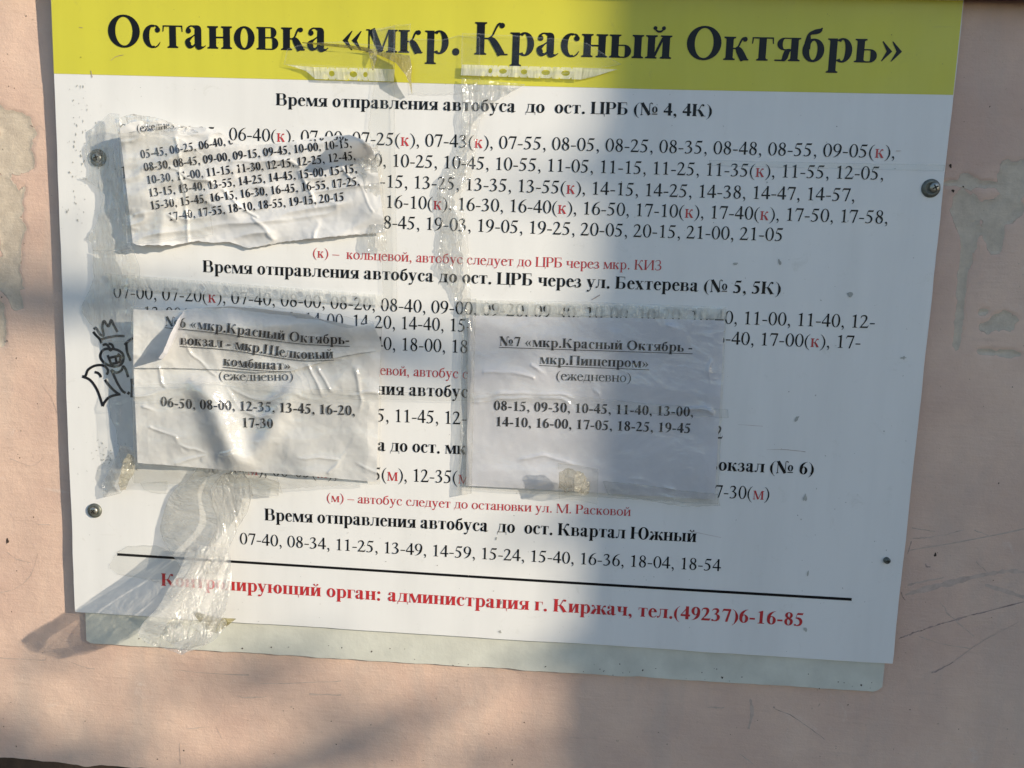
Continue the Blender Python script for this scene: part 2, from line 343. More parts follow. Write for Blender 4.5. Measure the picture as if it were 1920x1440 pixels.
def g_k(f): return st(f, 62, 0, f.X)+kleg(f, 62+f.S, f.X)
def g_zh(f):
    X = f.X; c = 345 if not f.b else 385; S = f.S
    L = [[(2*c-x, y) for x, y in p] for p in kleg(f, c+S/2, X)]
    return st(f, c-S/2, 0, X)+kleg(f, c+S/2, X)+L
def g_z(f, k=1.0, X=None):
    X = X or f.X; t = 78 if not f.b else 120; u = k
    o = strk([(52*u, X-110, 20), (90*u, X-40, 32), (180*u, X-6, 34), (270*u, X-34, t*.8), (300*u, X*.74, t), (262*u, X*.58, t*.6), (170*u, X*.525, 28)])
    o += strk([(150*u, X*.525, 28), (250*u, X*.5, 40), (318*u, X*.40, t), (335*u, X*.25, t*1.05), (290*u, X*.09, t*.75), (190*u, 6, 34), (95*u, 22, 36), (52*u, 90, 24)])
    return o+disc(66*u, 82, 36 if not f.b else 50)+disc(66*u, X-100, 22 if not f.b else 34)
def g_i(f, X=None, W=None):
    X = X or f.X; W = W or (535 if not f.b else 576); S = f.S if X < 600 else f.C
    r = W-62-S
    return st(f, 62, 0, X)+st(f, r, 0, X)+seg(62+S-6, 52, r+6, X-52, 40 if not f.b else 52)
def breve(c, y, f):
    return strk([(c-95, y+70, 20), (c-60, y+22, 34), (c, y, 44), (c+60, y+22, 34), (c+95, y+70, 20)])+disc(c-88, y+72, 30 if not f.b else 40)+disc(c+88, y+72, 30 if not f.b else 40)
def g_l(f):
    X = f.X; W = 499 if not f.b else 556; S = f.S; r = W-62-S
    return st(f, r, 0, X, b=(0, None))+rect(120, X-f.T-4, r+8, X)+strk([(168, X-10, 30), (166, X*.6, 34), (145, X*.25, 36), (95, 35, 42), (42, 24, 40)])+disc(48, 40, 38 if not f.b else 48)
def g_m(f, X=None, W=None):
    X = X or f.X; W = W or (632 if not f.b else 698); S = f.S if X < 600 else f.C; r = W-50-S
    o = st(f, r, 0, X, b=(0, None))+rect(70, 0, 70+30, X)+slab(f, 70, 30, 0, True)+rect(22, X-f.T, 100, X)
    o += seg(74+S*.42, X, W/2-6, 8, S*1.0, S*.8)+seg(r+12, X-8, W/2, 8, 34)
    return o
def g_n(f): 
    W = 535 if not f.b else 576; r = W-62-f.S
    return st(f, 62, 0, f.X)+st(f, r, 0, f.X)+rect(62+f.S, f.X*.47, r, f.X*.47+32)
def g_p(f, X=None, W=None):
    X = X or f.X; W = W or (535 if not f.b else 576); S = f.S if X < 600 else f.C; r = W-62-S
    return st(f, 62, 0, X, b=(None, 0))+st(f, r, 0, X, b=(0, None))+rect(62+S, X-f.T-6, r, X)
def g_r(f):
    X = f.X; S = f.S; x1 = 470 if not f.b else 525
    return st(f, 84 if not f.b else 72, -217, X, b=(50, 0))+arc(x1-200, X/2, 200, X/2+11, -128, 128, 86 if not f.b else 138, 30, 20)
def g_t(f):
    X = f.X; W = 437 if not f.b else 492; c = W/2
    o = st(f, c-f.S/2, 0, X, b=(0, 0))+rect(30, X-28, W-30, X)
    return o+[[(24, X-130), (44, X-130), (58, X-24), (30, X-24)], [(W-24, X-130), (W-44, X-130), (W-58, X-24), (W-30, X-24)]]
def g_u(f):
    X = f.X; S = f.S
    o = seg(95, X-8, 262, 40, S*1.02, S*.9)+rect(8, X-f.T, 215, X)+rect(315, X-f.T, 488, X)
    o += strk([(412, X-8, 32), (330, X*.5, 32), (262, 40, 36), (205, -110, 36), (150, -180, 44), (85, -195, 40)])+disc(82, -172, 42 if not f.b else 56)
    return o
def g_h(f):
    X = f.X; S = f.S
    return seg(100, X-6, 385, 6, S)+seg(385, X-6, 105, 6, 34)+rect(15, X-f.T, 225, X)+rect(300, X-f.T, 470, X)+rect(20, 0, 190, f.T)+rect(270, 0, 490, f.T)
def g_ts(f, X=None, W=None):
    X = X or f.X; W = W or (535 if not f.b else 576); S = f.S if X < 600 else f.C; r = W-62-S
    return st(f, 62, 0, X, a=(None, 0))+st(f, r, 0, X, a=(0, 0))+rect(62+S, 0, r, 28)+rect(r+S-2, 0, W-14, 28)+[[(W-44, 28), (W-14, 28), (W-8, -140), (W-28, -140)]]
def g_ch(f):
    X = f.X; W = 502 if not f.b else 550; S = f.S; r = W-62-S
    return st(f, r, 0, X)+rect(62, X*.62, 62+S, X)+slab(f, 62, S, X, False)+strk([(62+S/2, X*.66, S), (62+S*.6, X*.5, S*.92), (170+f.b*30, X*.40, 40), (r+4, X*.46, 26)])
def g_sh(f, X=None, W=None, tail=False):
    X = X or f.X; W = W or (770 if not f.b else 850); S = f.S if X < 600 else f.C; r = W-62-S; m = (62+r)/2
    o = st(f, 62, 0, X, a=(None, 0))+st(f, m, 0, X, a=(0, 0))+st(f, r, 0, X, a=(0, None if not tail else 0))+rect(62+S, 0, m, 28)+rect(m+S, 0, r, 28)
    if tail: o += rect(r+S-2, 0, W-10, 28)+[[(W-40, 28), (W-10, 28), (W-4, -140), (W-24, -140)]]
    return o
def g_soft(f, x0=62, x1=None):
    X = f.X; x1 = x1 or (425 if not f.b else 470)
    return st(f, x0, 0, X)+bowl(f, x0+f.S, x1, 0, X*.57, 84 if not f.b else 128, 26)
def g_y(f): 
    W = 656 if not f.b else 740; return g_soft(f)+st(f, W-62-f.S, 0, f.X)
def g_yu(f, X=None, W=None):
    X = X or f.X; W = W or (747 if not f.b else 790); S = f.S if X < 600 else f.C; rx = 215 if X < 600 else 300
    return st(f, 62, 0, X)+rect(62+S, X*.48, W-2*rx, X*.48+30)+arc(W-28-rx, X/2, rx, X/2+11, 0, 360, S*1.02, 30, 24)
def g_ya(f):
    X = f.X; W = 459 if not f.b else 530; S = f.S; r = W-55-S
    x0 = 48 if not f.b else 45; ry = X*.27; cy = X-ry
    o = st(f, r, 0, X, b=(0, None))+arc(x0+ry*1.15, cy, ry*1.15, ry, 90, 270, 78 if not f.b else 112, 24, 12)
    o += rect(x0+ry*1.15, X-24, r, X)+rect(x0+ry*1.15, cy-ry, r, cy-ry+24)
    o += strk([(r-6, cy-ry+14, 40), (r-60-f.b*12, cy-ry-30, S*.72), (r-120, 55, S*.72), (r-172, 12, 34)])+rect(8, 0, r-120, f.T)
    return o
# capitals
def C_O(f): return arc(361+f.b*28, 331, 325+f.b*29, 345, 0, 360, 112+f.b*50, 28+f.b*8, 32)
def C_K(f): return st(f, 62, 0, 662)+kleg(f, 62+f.C, 662, True)
def C_V(f): return st(f, 58, 0, 662, a=(None, 0), b=(None, 0))+bowl(f, 58+f.C, 555+f.b*20, 340, 662, 100+f.b*45, 28)+bowl(f, 58+f.C, 598+f.b*30, 0, 366, 108+f.b*48, 28)
def C_B(f): return st(f, 58, 0, 662, a=(None, 0), b=(None, 0))+bowl(f, 58+f.C, 545+f.b*30, 0, 372, 106+f.b*44, 28)+rect(58, 632, 505+f.b*20, 662)+[[(478+f.b*20, 640), (505+f.b*20, 640), (512+f.b*20, 505), (494+f.b*20, 505)]]
def C_R(f): return st(f, 58, 0, 662, b=(None, 0))+bowl(f, 58+f.C, 525+f.b*45, 295, 662, 104+f.b*46, 28)
def C_Z(f): return g_z(f, 1.28+f.b*.1, 670)
def num_sign(f):
    S = f.C
    o = rect(92, 0, 92+34, 650)+slab(f, 92, 34, 0, True)+rect(10, 636, 140, 662)+seg(110, 655, 520, 10, S, S)+rect(505, 10, 539, 600)
    o += strk([(522, 590, 34), (540, 640, 30), (600, 668, 40), (645, 640, 30)])+disc(640, 628, 34)+strk([(108, 60, 34), (88, 10, 30), (40, -8, 40)])
    return o+shift(arc(0, 0, 148, 175, 0, 360, 70+f.b*26, 22, 20), 775+f.b*20, 300)+rect(630+f.b*15, 40, 925+f.b*20, 75+f.b*12)
# digits
def d0(f): return arc(250, 331, 226, 345, 0, 360, 98+f.b*50, 24+f.b*6, 26)
def d1(f): 
    S = f.S; x = 250-S/2+8
    return st(f, x, 0, 600, w=S, a=(88, 88), b=None)+[[(x, 590), (x+S, 590), (x+S, 676), (x+S-14, 676)], [(x-115+f.b*25, 592), (x-100+f.b*25, 568), (x+10, 560), (x+S-10, 676)]]
def d2(f):
    t = 92+f.b*48
    o = strk([(38, 490, 14), (78, 588, 44), (172, 650-t*.22, t*.62), (270, 640-t*.25, t*.85), (335-f.b*10, 540, t), (322-f.b*6, 430, t*.9), (258, 300, t*.62), (170, 180, 48), (62, 48, 40)])
    return o+[[(28, 0), (425, 0), (448, 76+f.b*30), (60, 76+f.b*30)], [(425, 0), (478, 148), (458, 148), (420, 74)], [(28, 0), (80, 60), (60, 80), (28, 24)]]
def d3(f):
    t = 92+f.b*44
    o = strk([(48, 512, 16), (92, 600, 42), (180, 652-t*.25, t*.6), (265, 640-t*.2, t*.8), (322-f.b*10, 550, t), (285, 440, t*.7), (210, 378, 40), (150, 352, 24)])
    o += strk([(150, 352, 24), (250, 345, 50), (345-f.b*14, 275, t*.9), (372-f.b*14, 200, t*1.05), (335-f.b*8, 90, t*.8), (240, 24, t*.5), (150, 10, 40), (75, 28, 44)])
    return o+disc(72, 42, 34+f.b*18)
def d4(f):
    S = f.S+6; x = 378-S if not f.b else 405-S
    return rect(x, 0, x+S, 676)+rect(14, 156, 475, 228+f.b*28)+[[(14, 228), (60, 228), (x+S, 676), (x+S-50, 676)]]
def d5(f):
    t = 94+f.b*46
    o = [[(172, 662), (405, 662), (440, 690), (405, 575-f.b*15), (140, 575-f.b*15)]]
    o += seg(158, 650, 82, 395, 26)+[[(88, 418), (74, 372), (200, 372), (210, 440)]]
    o += strk([(78, 392, 34), (190, 385, t*.7), (290, 335, t*.95), (352-f.b*8, 210, t*1.02), (310, 80, t*.75), (205, 18, t*.5), (120, 10, 38), (70, 28, 44)])
    return o+disc(66, 38, 34+f.b*18)
def d6(f):
    t = 96+f.b*48
    o = arc(255, 205, 215, 219, 0, 360, t, 26+f.b*6, 26)
    return o+strk([(446, 680, 12), (350, 650, 34), (225, 560, t*.72), (130, 420, t*.95), (40+t/2, 235, t), (44+t/2, 190, t)])
def rot180(g): return [[(500-x, 662-y) for x, y in p] for p in g]
def d7(f): return [[(70, 575-f.b*20), (450, 575-f.b*20), (455, 662), (85, 662)], [(20, 490), (38, 482), (104, 585), (85, 662)]]+[[(455, 662), (455, 640), (262+f.b*45, -8), (188, -8), (380-f.b*30, 600)]]
def d8(f):
    t = 80+f.b*46
    return arc(250, 512, 172+f.b*12, 164, 0, 360, t, 24+f.b*6, 24)+arc(250, 184, 196+f.b*10, 198, 0, 360, t+8, 26+f.b*6, 24)+seg(140, 450, 370, 250, 74+f.b*26)
def period(f): return disc(125, 46, 56+f.b*22)
def comma(f):
    r = 54+f.b*20
    return disc(115, 48, r)+strk([(115+r*.55, 45, r), (160+f.b*12, -22, 46+f.b*10), (128, -95, 28), (62, -142, 8)])
def paren(f): return strk([(302, 668, 12), (180, 560, 40), (92+f.b*10, 380, 72+f.b*44), (76+f.b*10, 250, 80+f.b*48), (92+f.b*10, 120, 72+f.b*44), (180, -62, 40), (302, -172, 12)])
def mir(g, W): return [[(W-x, y) for x, y in p] for p in g]
def guil(f):
    w = 50+f.b*62; o = []
    for dx in (0, 195): o += [[(250+dx, 425), (228+dx, 425), (38+dx, 228), (38+w+dx, 228)], [(250+dx, 30), (228+dx, 30), (38+dx, 228), (38+w+dx, 228)]]
    return o
GL = {  # character: (drawing, advance regular, advance bold)
 'а': (g_a, 444, 500), 'б': (g_b, 508, 505), 'в': (g_v, 472, 535), 'г': (g_g, 410, 428), 'д': (g_d, 508, 555), 'е': (g_e, 444, 444),
 'ж': (g_zh, 690, 770), 'з': (g_z, 395, 440), 'и': (g_i, 535, 576), 'й': (lambda f: g_i(f)+breve(267+f.b*20, 540, f), 535, 576),
 'к': (g_k, 486, 560), 'л': (g_l, 499, 560), 'м': (g_m, 632, 698), 'н': (g_n, 535, 576), 'о': (g_o, 500, 500), 'п': (g_p, 535, 576),
 'р': (g_r, 500, 556), 'с': (g_c, 444, 444), 'т': (g_t, 437, 492), 'у': (g_u, 500, 500), 'х': (g_h, 490, 505), 'ц': (g_ts, 535, 576),
 'ч': (g_ch, 502, 550), 'ш': (g_sh, 770, 850), 'щ': (lambda f: g_sh(f, tail=True), 775, 855), 'ы': (g_y, 656, 745), 'ь': (g_soft, 456, 500),
 'ю': (g_yu, 747, 790), 'я': (g_ya, 459, 530),
 'О': (C_O, 722, 778), 'К': (C_K, 655, 745), 'В': (C_V, 645, 667), 'Ц': (lambda f: g_ts(f, 662, 722+f.b*50), 732, 785), 'Р': (C_R, 556, 611),
 'Б': (C_B, 590, 635), 'И': (lambda f: g_i(f, 662, 722+f.b*56), 722, 778), 'З': (C_Z, 510, 560), 'М': (lambda f: g_m(f, 662, 889+f.b*50), 889, 944),
 'П': (lambda f: g_p(f, 662, 722+f.b*56), 722, 778), 'Ш': (lambda f: g_sh(f, 662, 1009+f.b*110), 1009, 1119), 'Ю': (lambda f: g_yu(f, 662, 1000+f.b*80), 1028, 1100),
 '№': (num_sign, 960, 1000), '0': (d0, 500, 500), '1': (d1, 500, 500), '2': (d2, 500, 500), '3': (d3, 500, 500), '4': (d4, 500, 500), '5': (d5, 500, 500),
 '6': (d6, 500, 500), '7': (d7, 500, 500), '8': (d8, 500, 500), '9': (lambda f: rot180(d6(f)), 500, 500),
 '.': (period, 250, 250), ',': (comma, 250, 250), ':': (lambda f: period(f)+shift(period(f), 10, 360), 278, 333), '-': (lambda f: rect(36, 200-f.b*20, 290, 258+f.b*15), 333, 333),
 '–': (lambda f: rect(0, 205, 500, 248), 500, 500), '(': (paren, 333, 333), ')': (lambda f: mir(paren(f), 333), 333, 333),
 '«': (guil, 500, 520), '»': (lambda f: mir(guil(f), 500), 500, 520), ' ': (lambda f: [], 250, 250),
}
_gc = {}
def glyph(ch, f):
    k = (ch, f.b)
    if k not in _gc: _gc[k] = (GL[ch][0](f), GL[ch][1+f.b])
    return _gc[k]
# ---------------------------------------------------------------- lettering placed on the board plane
def zero(x, z): return np.zeros_like(x)
SEEN = {}
def letters(name, text, face, anchors, em_px, parent, mats, hfun=None, eps=.00035, red='', underline=False, squeeze=None, label=None, pre='', post='', clip=None):
    """one printed line: characters run along the anchor pixels (baseline) at a given em height in pixels;
    characters between ~ marks use the second material"""
    A = np.array([P(x, y)[[0, 2]] for x, y in anchors]); 
    d = np.r_[0, np.cumsum(np.hypot(*(np.diff(A, axis=0).T)))]; L = d[-1]
    if len(A) > 2:
        pts = np.array(cat([(a[0], a[1], 1) for a in A], 16))[:, :2]; d = np.r_[0, np.cumsum(np.hypot(*(np.diff(pts, axis=0).T)))]; L = d[-1]
    else: pts = A
    xm, ym = anchors[len(anchors)//2]; k = np.linalg.norm(P(xm, ym-10)-P(xm, ym))/10
    em = em_px*k/1000
    clean = text.replace('~', ''); adv = sum(glyph(c, face)[1] for c in clean)-60
    sx = (L/adv) if squeeze is None else squeeze*em
    SEEN[text[:24]] = round(sx/em, 3)
    V, Fc, mi = [], [], []; x = -30-sum(glyph(c, face)[1] for c in pre.replace('~', '')); col = 0; text = pre+text+post
    def place(u, v, kz):
        s = min(max(u*sx, 0), L); px_ = np.interp(s, d, pts[:, 0]); pz_ = np.interp(s, d, pts[:, 1])
        ex = max(0, u*sx-L)
        e = .002; qx = np.interp(s+e, d, pts[:, 0])-np.interp(s-e, d, pts[:, 0]); qz = np.interp(s+e, d, pts[:, 1])-np.interp(s-e, d, pts[:, 1])
        l = math.hypot(qx, qz) or 1; tx, tz = qx/l, qz/l
        if u < 0: px_ += tx*u*sx; pz_ += tz*u*sx
        return px_+tx*ex-tz*v*em, pz_+tz*ex+tx*v*em, kz
    for ch in text:
        if ch == '~': col = 1-col; continue
        g, a = glyph(ch, face)
        for q, poly in enumerate(g):
            i = len(V); ar = sum(poly[j][0]*poly[(j+1) % len(poly)][1]-poly[(j+1) % len(poly)][0]*poly[j][1] for j in range(len(poly)))
            if ar < 0: poly = poly[::-1]
            W_ = [place(x+u, v, q) for u, v in poly]
            if clip is not None and not clip(W_): continue
            V += W_; Fc.append(list(range(i, i+len(poly)))); mi.append(col)
        x += a
    if underline:
        n = 24; t = 46 if face.b else 30
        for j in range(n):
            u0, u1 = -30+(x+30)*j/n, -30+(x+30)*(j+1)/n; i = len(V)
            V += [place(u0, -105-t, 0), place(u1, -105-t, 0), place(u1, -105, 0), place(u0, -105, 0)]; Fc.append([i, i+1, i+2, i+3]); mi.append(0)
    V = np.array(V); h = (hfun(V[:, 0], V[:, 1]) if hfun else 0)+eps+V[:, 2]*6e-6
    W = lift(V[:, 0], V[:, 1], h)
    o = mesh(name, W, Fc, mats, parent, mi=mi)
    if label: o['label'] = label
    return o
def px2plane(hpx):
    """turn a height function of pixels into one of board-plane coordinates"""
    def f(x, z):
        p = np.stack([x, 0*x, z], -1)-CAM; c = p @ RW
        return hpx(960+F*c[..., 0]/-c[..., 2], 720-F*c[..., 1]/-c[..., 2])
    return f
def surf(px, py, base, e):
    if base != 'wall': return P(px, py, base+e)
    p = P(px, py, -WY); y = wall_y(p[0], p[2]); q = P(px, py, -y+e*.6); return q
def strokes(name, lines, mat, parent, base=0.0, w=3.0, smooth=6, rag=0, kind=None, cv=None):
    """hand-drawn strokes given in pixels, laid 0.2 mm on a surface"""
    V, Fc = [], []
    for li, pts in enumerate(lines):
        pts = [(cv(*p[:2]) if cv else p[:2])+tuple(p[2:] or (w,)) for p in pts]
        q = cat(pts, smooth)
        if rag:
            q[:, 2] *= .35+rag*vn(np.arange(len(q))*.9, li+0*q[:, 0], 3); q[:, 1] += (vn(np.arange(len(q))*.7, li+.5+0*q[:, 0], 8)-.5)*rag*1.5
        t = np.gradient(q[:, :2], axis=0); t /= np.maximum(np.hypot(t[:, 0], t[:, 1]), 1e-9)[:, None]; nr = np.stack([-t[:, 1], t[:, 0]], 1)
        a = q[:, :2]+nr*q[:, 2:3]/2; b = q[:, :2]-nr*q[:, 2:3]/2
        for i in range(len(q)-1):
            k = len(V); e = .0003+li*1.2e-5
            V += [surf(*a[i], base, e), surf(*b[i], base, e), surf(*b[i+1], base, e), surf(*a[i+1], base, e)]; Fc.append([k, k+1, k+2, k+3])
    return mesh(name, np.array(V), Fc, mat, parent, kind=kind)
def blobs(name, items, mat, parent, base=0.0, kind='stuff'):
    V, Fc = [], []
    for i, (x, y, r, e, a) in enumerate(items):
        n = 9; k = len(V)
        for j in range(n):
            th = 2*math.pi*j/n; rr = r*(.55+.9*random.random()); u, v = rr*math.cos(th), rr*e*math.sin(th)
            V.append(surf(x+u*math.cos(a)-v*math.sin(a), y+u*math.sin(a)+v*math.cos(a), base, .0003+(i % 40)*1e-5))
        Fc.append(list(range(k, k+n))[::-1])
    return mesh(name, np.array(V), Fc, mat, parent, kind=kind)
def box(name, a, b, mat, parent=None, bev=0, origin=None):
    a, b = np.minimum(a, b), np.maximum(a, b)
    V = [(x, y, z) for x in (a[0], b[0]) for y in (a[1], b[1]) for z in (a[2], b[2])]
    Fc = [(0, 1, 3, 2), (4, 6, 7, 5), (0, 4, 5, 1), (2, 3, 7, 6), (0, 2, 6, 4), (1, 5, 7, 3)]
    o = mesh(name, V, Fc, mat, parent, origin=origin)
    if bev:
        m = o.modifiers.new('bevel', 'BEVEL'); m.width = bev; m.segments = 2
    return o
def tube(P0, n=8):
    """tapered tube along points (x, y, z, r)"""
    q = cat(P0, 5); V, Fc = [], []
    T = np.gradient(q[:, :3], axis=0)
    for i in range(len(q)):
        t = T[i]/np.linalg.norm(T[i]); u = np.cross(t, (0, 0, 1.0)) if abs(t[2]) < .9 else np.cross(t, (1.0, 0, 0)); u /= np.linalg.norm(u); v = np.cross(t, u)
        for k in range(n):
            a = 2*math.pi*k/n; V.append(q[i, :3]+(u*math.cos(a)+v*math.sin(a))*q[i, 3])
        if i: 
            for k in range(n): Fc.append([(i-1)*n+k, (i-1)*n+(k+1) % n, i*n+(k+1) % n, i*n+k])
    return V, Fc

WY = .0105                       # the wall's face lies this far behind the board's face
# ---------------------------------------------------------------- the setting
g = mesh('ground', [(-60, -60, 0), (60, -60, 0), (60, 60, 0), (-60, 60, 0)], [(0, 1, 2, 3)], M['soil'], kind='structure', origin=(0, 0, 0))

# pink plastered wall: a fine relief sheet where the camera looks, coarse beyond
wall = thing('wall', 'pink painted plaster wall of the bus shelter, scuffed and peeling, behind the timetable board', 'wall', (.6, WY, Z0-.225))
xs = np.unique(np.r_[np.linspace(-2.2, -.17, 22), np.arange(-.17, 1.335, .0026), np.linspace(1.335, 3.2, 22)])
zs = np.unique(np.r_[np.arange(Z0-.2245, Z0+.835, .0026), np.linspace(Z0+.835, 2.75, 20)])
X, Z = np.meshgrid(xs, zs, indexing='ij')
peel = np.zeros_like(X)
PX = [(18, 228, 34, 26), (30, 262, 38, 36), (8, 300, 30, 50), (40, 300, 20, 22), (14, 380, 26, 62), (20, 450, 28, 60), (12, 520, 28, 48), (30, 560, 14, 20), (2, 600, 14, 40),
      (1822, 345, 22, 18), (1806, 385, 18, 42), (1820, 420, 15, 75), (1872, 395, 40, 26), (1905, 340, 34, 30), (1868, 430, 18, 44), (1805, 520, 9, 60), (1800, 590, 10, 50), (1845, 585, 12, 9), (1872, 605, 32, 20), (1830, 345, 50, 8), (1850, 660, 16, 7), (1890, 662, 22, 6)]
for (a, b, rx, ry) in PX:
    c = P(a, b, -WY); k = .00066
    d = np.sqrt(((X-c[0])/(rx*k))**2+((Z-c[2])/(ry*k))**2)
    d = d+(fbm(X*60, Z*60, 4)-.5)*1.3
    peel = np.maximum(peel, 1-sstep(.75, 1.25, d))
fin = sstep(-.3, -.17, X)*(1-sstep(1.33, 1.45, X))
Y = WY+(fbm(X*5, Z*5, 1)-.5)*-.0035-(fbm(X*24, Z*24, 2)-.5)*.0012+peel*.0016
Y += .0055*np.exp(-((X+.0)/.10)**2)*sstep(Z0+.62, Z0+.80, Z)          # hollow behind the top left corner
Y = np.maximum(Y, WY-.0030)
def wall_y(x, z):
    i = int(np.clip(np.searchsorted(xs, x), 1, len(xs)-1)); j = int(np.clip(np.searchsorted(zs, z), 1, len(zs)-1))
    return min(Y[i, j], Y[i-1, j], Y[i, j-1], Y[i-1, j-1])-.0001
Z = Z+(zs[0] == Z)*((fbm(X*22, X*0, 6)-.5)*.010-(X-.0)*.006)
Vw = np.stack([X, Y, Z], -1).reshape(-1, 3)
ws = mesh('plaster', Vw, grid_faces(len(xs), len(zs))[:, ::-1], M['wall'], wall, smooth=True)
at = ws.data.attributes.new('peel', 'FLOAT', 'POINT'); at.data.foreach_set('value', peel.reshape(-1).astype(np.float32))
box('core', (-2.2, WY+.012, Z0-.222), (3.2, WY+.24, 2.75), M['core'], wall)
cz = lambda x, y: (1280+x/3, 960+y/3)
strokes('pencil_scribble', [[(1215, 712, 2.6), (1260, 695, 1.6), (1300, 680, 2.4), (1360, 660, 1.4), (1420, 640, 2.4), (1480, 622, 1.4), (1560, 600, 2.8), (1620, 580, 1.2), (1700, 562, 2.0), (1920, 505, 1.6)], [(1266, 232, 2.0), (1276, 200), (1286, 166, 1.8)],
    [(1400, 905, 2.2), (1440, 890, 2), (1520, 845, 1.2)], [(1365, 290, 2), (1375, 310, 2), (1392, 306, 1.5)], [(1230, 452, 1.6), (1238, 480), (1252, 495, 1.2)], [(510, 1095, 2), (530, 1112, 1.4), (620, 1150, 1), (700, 1205, 1), (800, 1280, .8)]],
    M['pencil'], wall, 'wall', 1.2, 7, 1.5, 'stuff', cz)
strokes('faint_scribble', [[(1280, 150), (1360, 145, 2.0), (1420, 138), (1500, 122, 1.2), (1590, 98)], [(1520, 845, 1.4), (1620, 770), (1700, 720, 1.2), (1890, 618, 1.1)], [(1445, 510), (1475, 540), (1490, 575), (1550, 612)], [(1640, 100, 2), (1670, 115), (1720, 130)],
    [(1650, 280, 1.2), (1720, 345)], [(1330, 700, 1.2), (1450, 740), (1620, 770)], [(1480, 560, 1.2), (1545, 620), (1640, 700)], [(1265, 412, 3.4), (1330, 395, 2.4), (1470, 370, 1.6)], [(140, 1098, 1.4), (190, 1100, 2.4), (235, 1103, 1.4)], [(320, 1360, 1.2), (400, 1420)], [(1560, 380, 3), (1620, 372, 2), (1700, 350, 2)]],
    M['faint'], wall, 'wall', 1.3, 7, 1.5, 'stuff', cz)
strokes('scuff', [[(1252, 465, 9), (1400, 425, 12), (1600, 375, 12), (1800, 335, 9), (1920, 338, 8)], [(1275, 215, 3), (1600, 160, 3), (1920, 96, 3)], [(1700, 410, 7), (1800, 440, 9), (1920, 480, 7)], 
    [(380, 1050, 5), (390, 1130, 7), (370, 1220, 4)], [(1290, 90, 2), (1420, 110, 2)]],
    M['faint'], wall, 'wall', 6, 7, .9, 'stuff', cz)
cl = lambda x, y: (x/3, 960+y/3)
strokes('scratch', [[(400, 845), (460, 868), (535, 885, 2)], [(975, 885, 1.2), (1150, 905), (1400, 918, 2.4)], [(1330, 1035), (1400, 1045, 2.4), (1500, 1038)], [(1460, 965, 1.3), (1700, 962, 1.2), (1920, 950)],
    [(1740, 1025, 2.6), (1920, 1030, 2.6)], [(0, 455, 1.2), (90, 430), (170, 360), (215, 230, .8)], [(40, 225), (90, 262), (170, 285, 1)], [(215, 70, 1.4), (280, 72, 2)], [(1010, 1300, 1.8), (1015, 1420, 1)], [(1215, 1205), (1250, 1280, .8)], [(1050, 1220, 1.4), (1180, 1208, 1)],
    [(0, 820, 2), (230, 832, 1.6), (262, 820)], [(60, -300, 1), (180, -260), (250, -310, 1)], [(230, -720, .8), (290, -640, 1), (320, -560, .8)], [(3150, 80, 1.4), (3240, 45, 4), (3330, -35, 2)], [(3050, 140, 1), (3080, 110, 1)]],
    M['faint'], wall, 'wall', 1.2, 7, 1.3, 'stuff', cl)
it = [(random.choice([random.uniform(-20, 85), random.uniform(1730, 1925)]), random.uniform(0, 1400), random.uniform(.4, 1.2), random.uniform(.4, 1.6), random.uniform(0, 3)) for _ in range(45)]
it += [(random.uniform(0, 1900), random.uniform(1320, 1436), random.uniform(.4, 1.4), random.uniform(.4, 1.5), random.uniform(0, 3)) for _ in range(45)]
it += [(1754, 1040, 2.6, 1.5, 0), (14, 1015, 2.4, 2, 0), (1782, 311, 3.6, .8, .3), (1806, 350, 2, .8, 0), (1787, 358, 2.5, 1, 0)]
blobs('dark_fleck', [i for i in it], M['fleck'], wall, 'wall')

box('plinth', (-2.2, .075, 0), (3.2, .26, Z0-.2245), M['plinth'])
tag(bpy.data.objects['plinth'], 'dark recessed plinth under the lower edge of the pink wall', 'plinth')
box('roof_beam', (-2.2, -.022, Z0+.7955), (3.2, WY-.004, Z0+.96), M['wood'], bev=.004)
bpy.data.objects['roof_beam'].rotation_euler.y = .012
tag(bpy.data.objects['roof_beam'], 'dark red brown timber beam running along above the board and wall', 'beam')

# strip of the older pale green panel that shows under the board
back = thing('backing_panel', 'pale green old panel, painted over, showing as a strip below the white board', 'panel', (.5, WY-.004, Z0-.05))
gx = np.linspace(.012, 1.052, 200)
tl = P(165, 1205, -.0065); tr = P(1660, 1297, -.0065)
zb = np.interp(gx, [tl[0], tr[0]], [tl[2], tr[2]])+(fbm(gx*40, gx*0, 3)-.5)*.0025
zb[-3:] += (.008, .004, .010)[0:3] if False else np.array([.000, .002, .007]); zb[:2] += np.array([.004, .001])
Vb, Fb = [], []
y0 = WY-.0062
for i, x in enumerate(gx): Vb += [(x, y0, Z0+.05), (x, y0, zb[i]+.0006), (x, y0+.0008, zb[i]), (x, WY+.002, zb[i])]
for i in range(len(gx)-1):
    for k in range(3): a = i*4+k; Fb.append([a, a+1, a+5, a+4])
for e in (0, (len(gx)-1)*4): Fb.append([e, e+1, e+2, e+3])
mesh('panel', Vb, Fb, M['green'], back)
blobs('chip', [(random.uniform(170, 1650), random.uniform(0, 1), random.uniform(.8, 2.0), random.uniform(.4, 1.2), random.uniform(0, 3)) for _ in range(0)]+
      [(x, 1168+(x-140)*.064+random.uniform(6, 34), random.uniform(.7, 1.9), random.uniform(.3, 1.2), random.uniform(0, 3)) for x in [random.uniform(170, 1640) for _ in range(46)]], M['fleck'], back, -.0044)

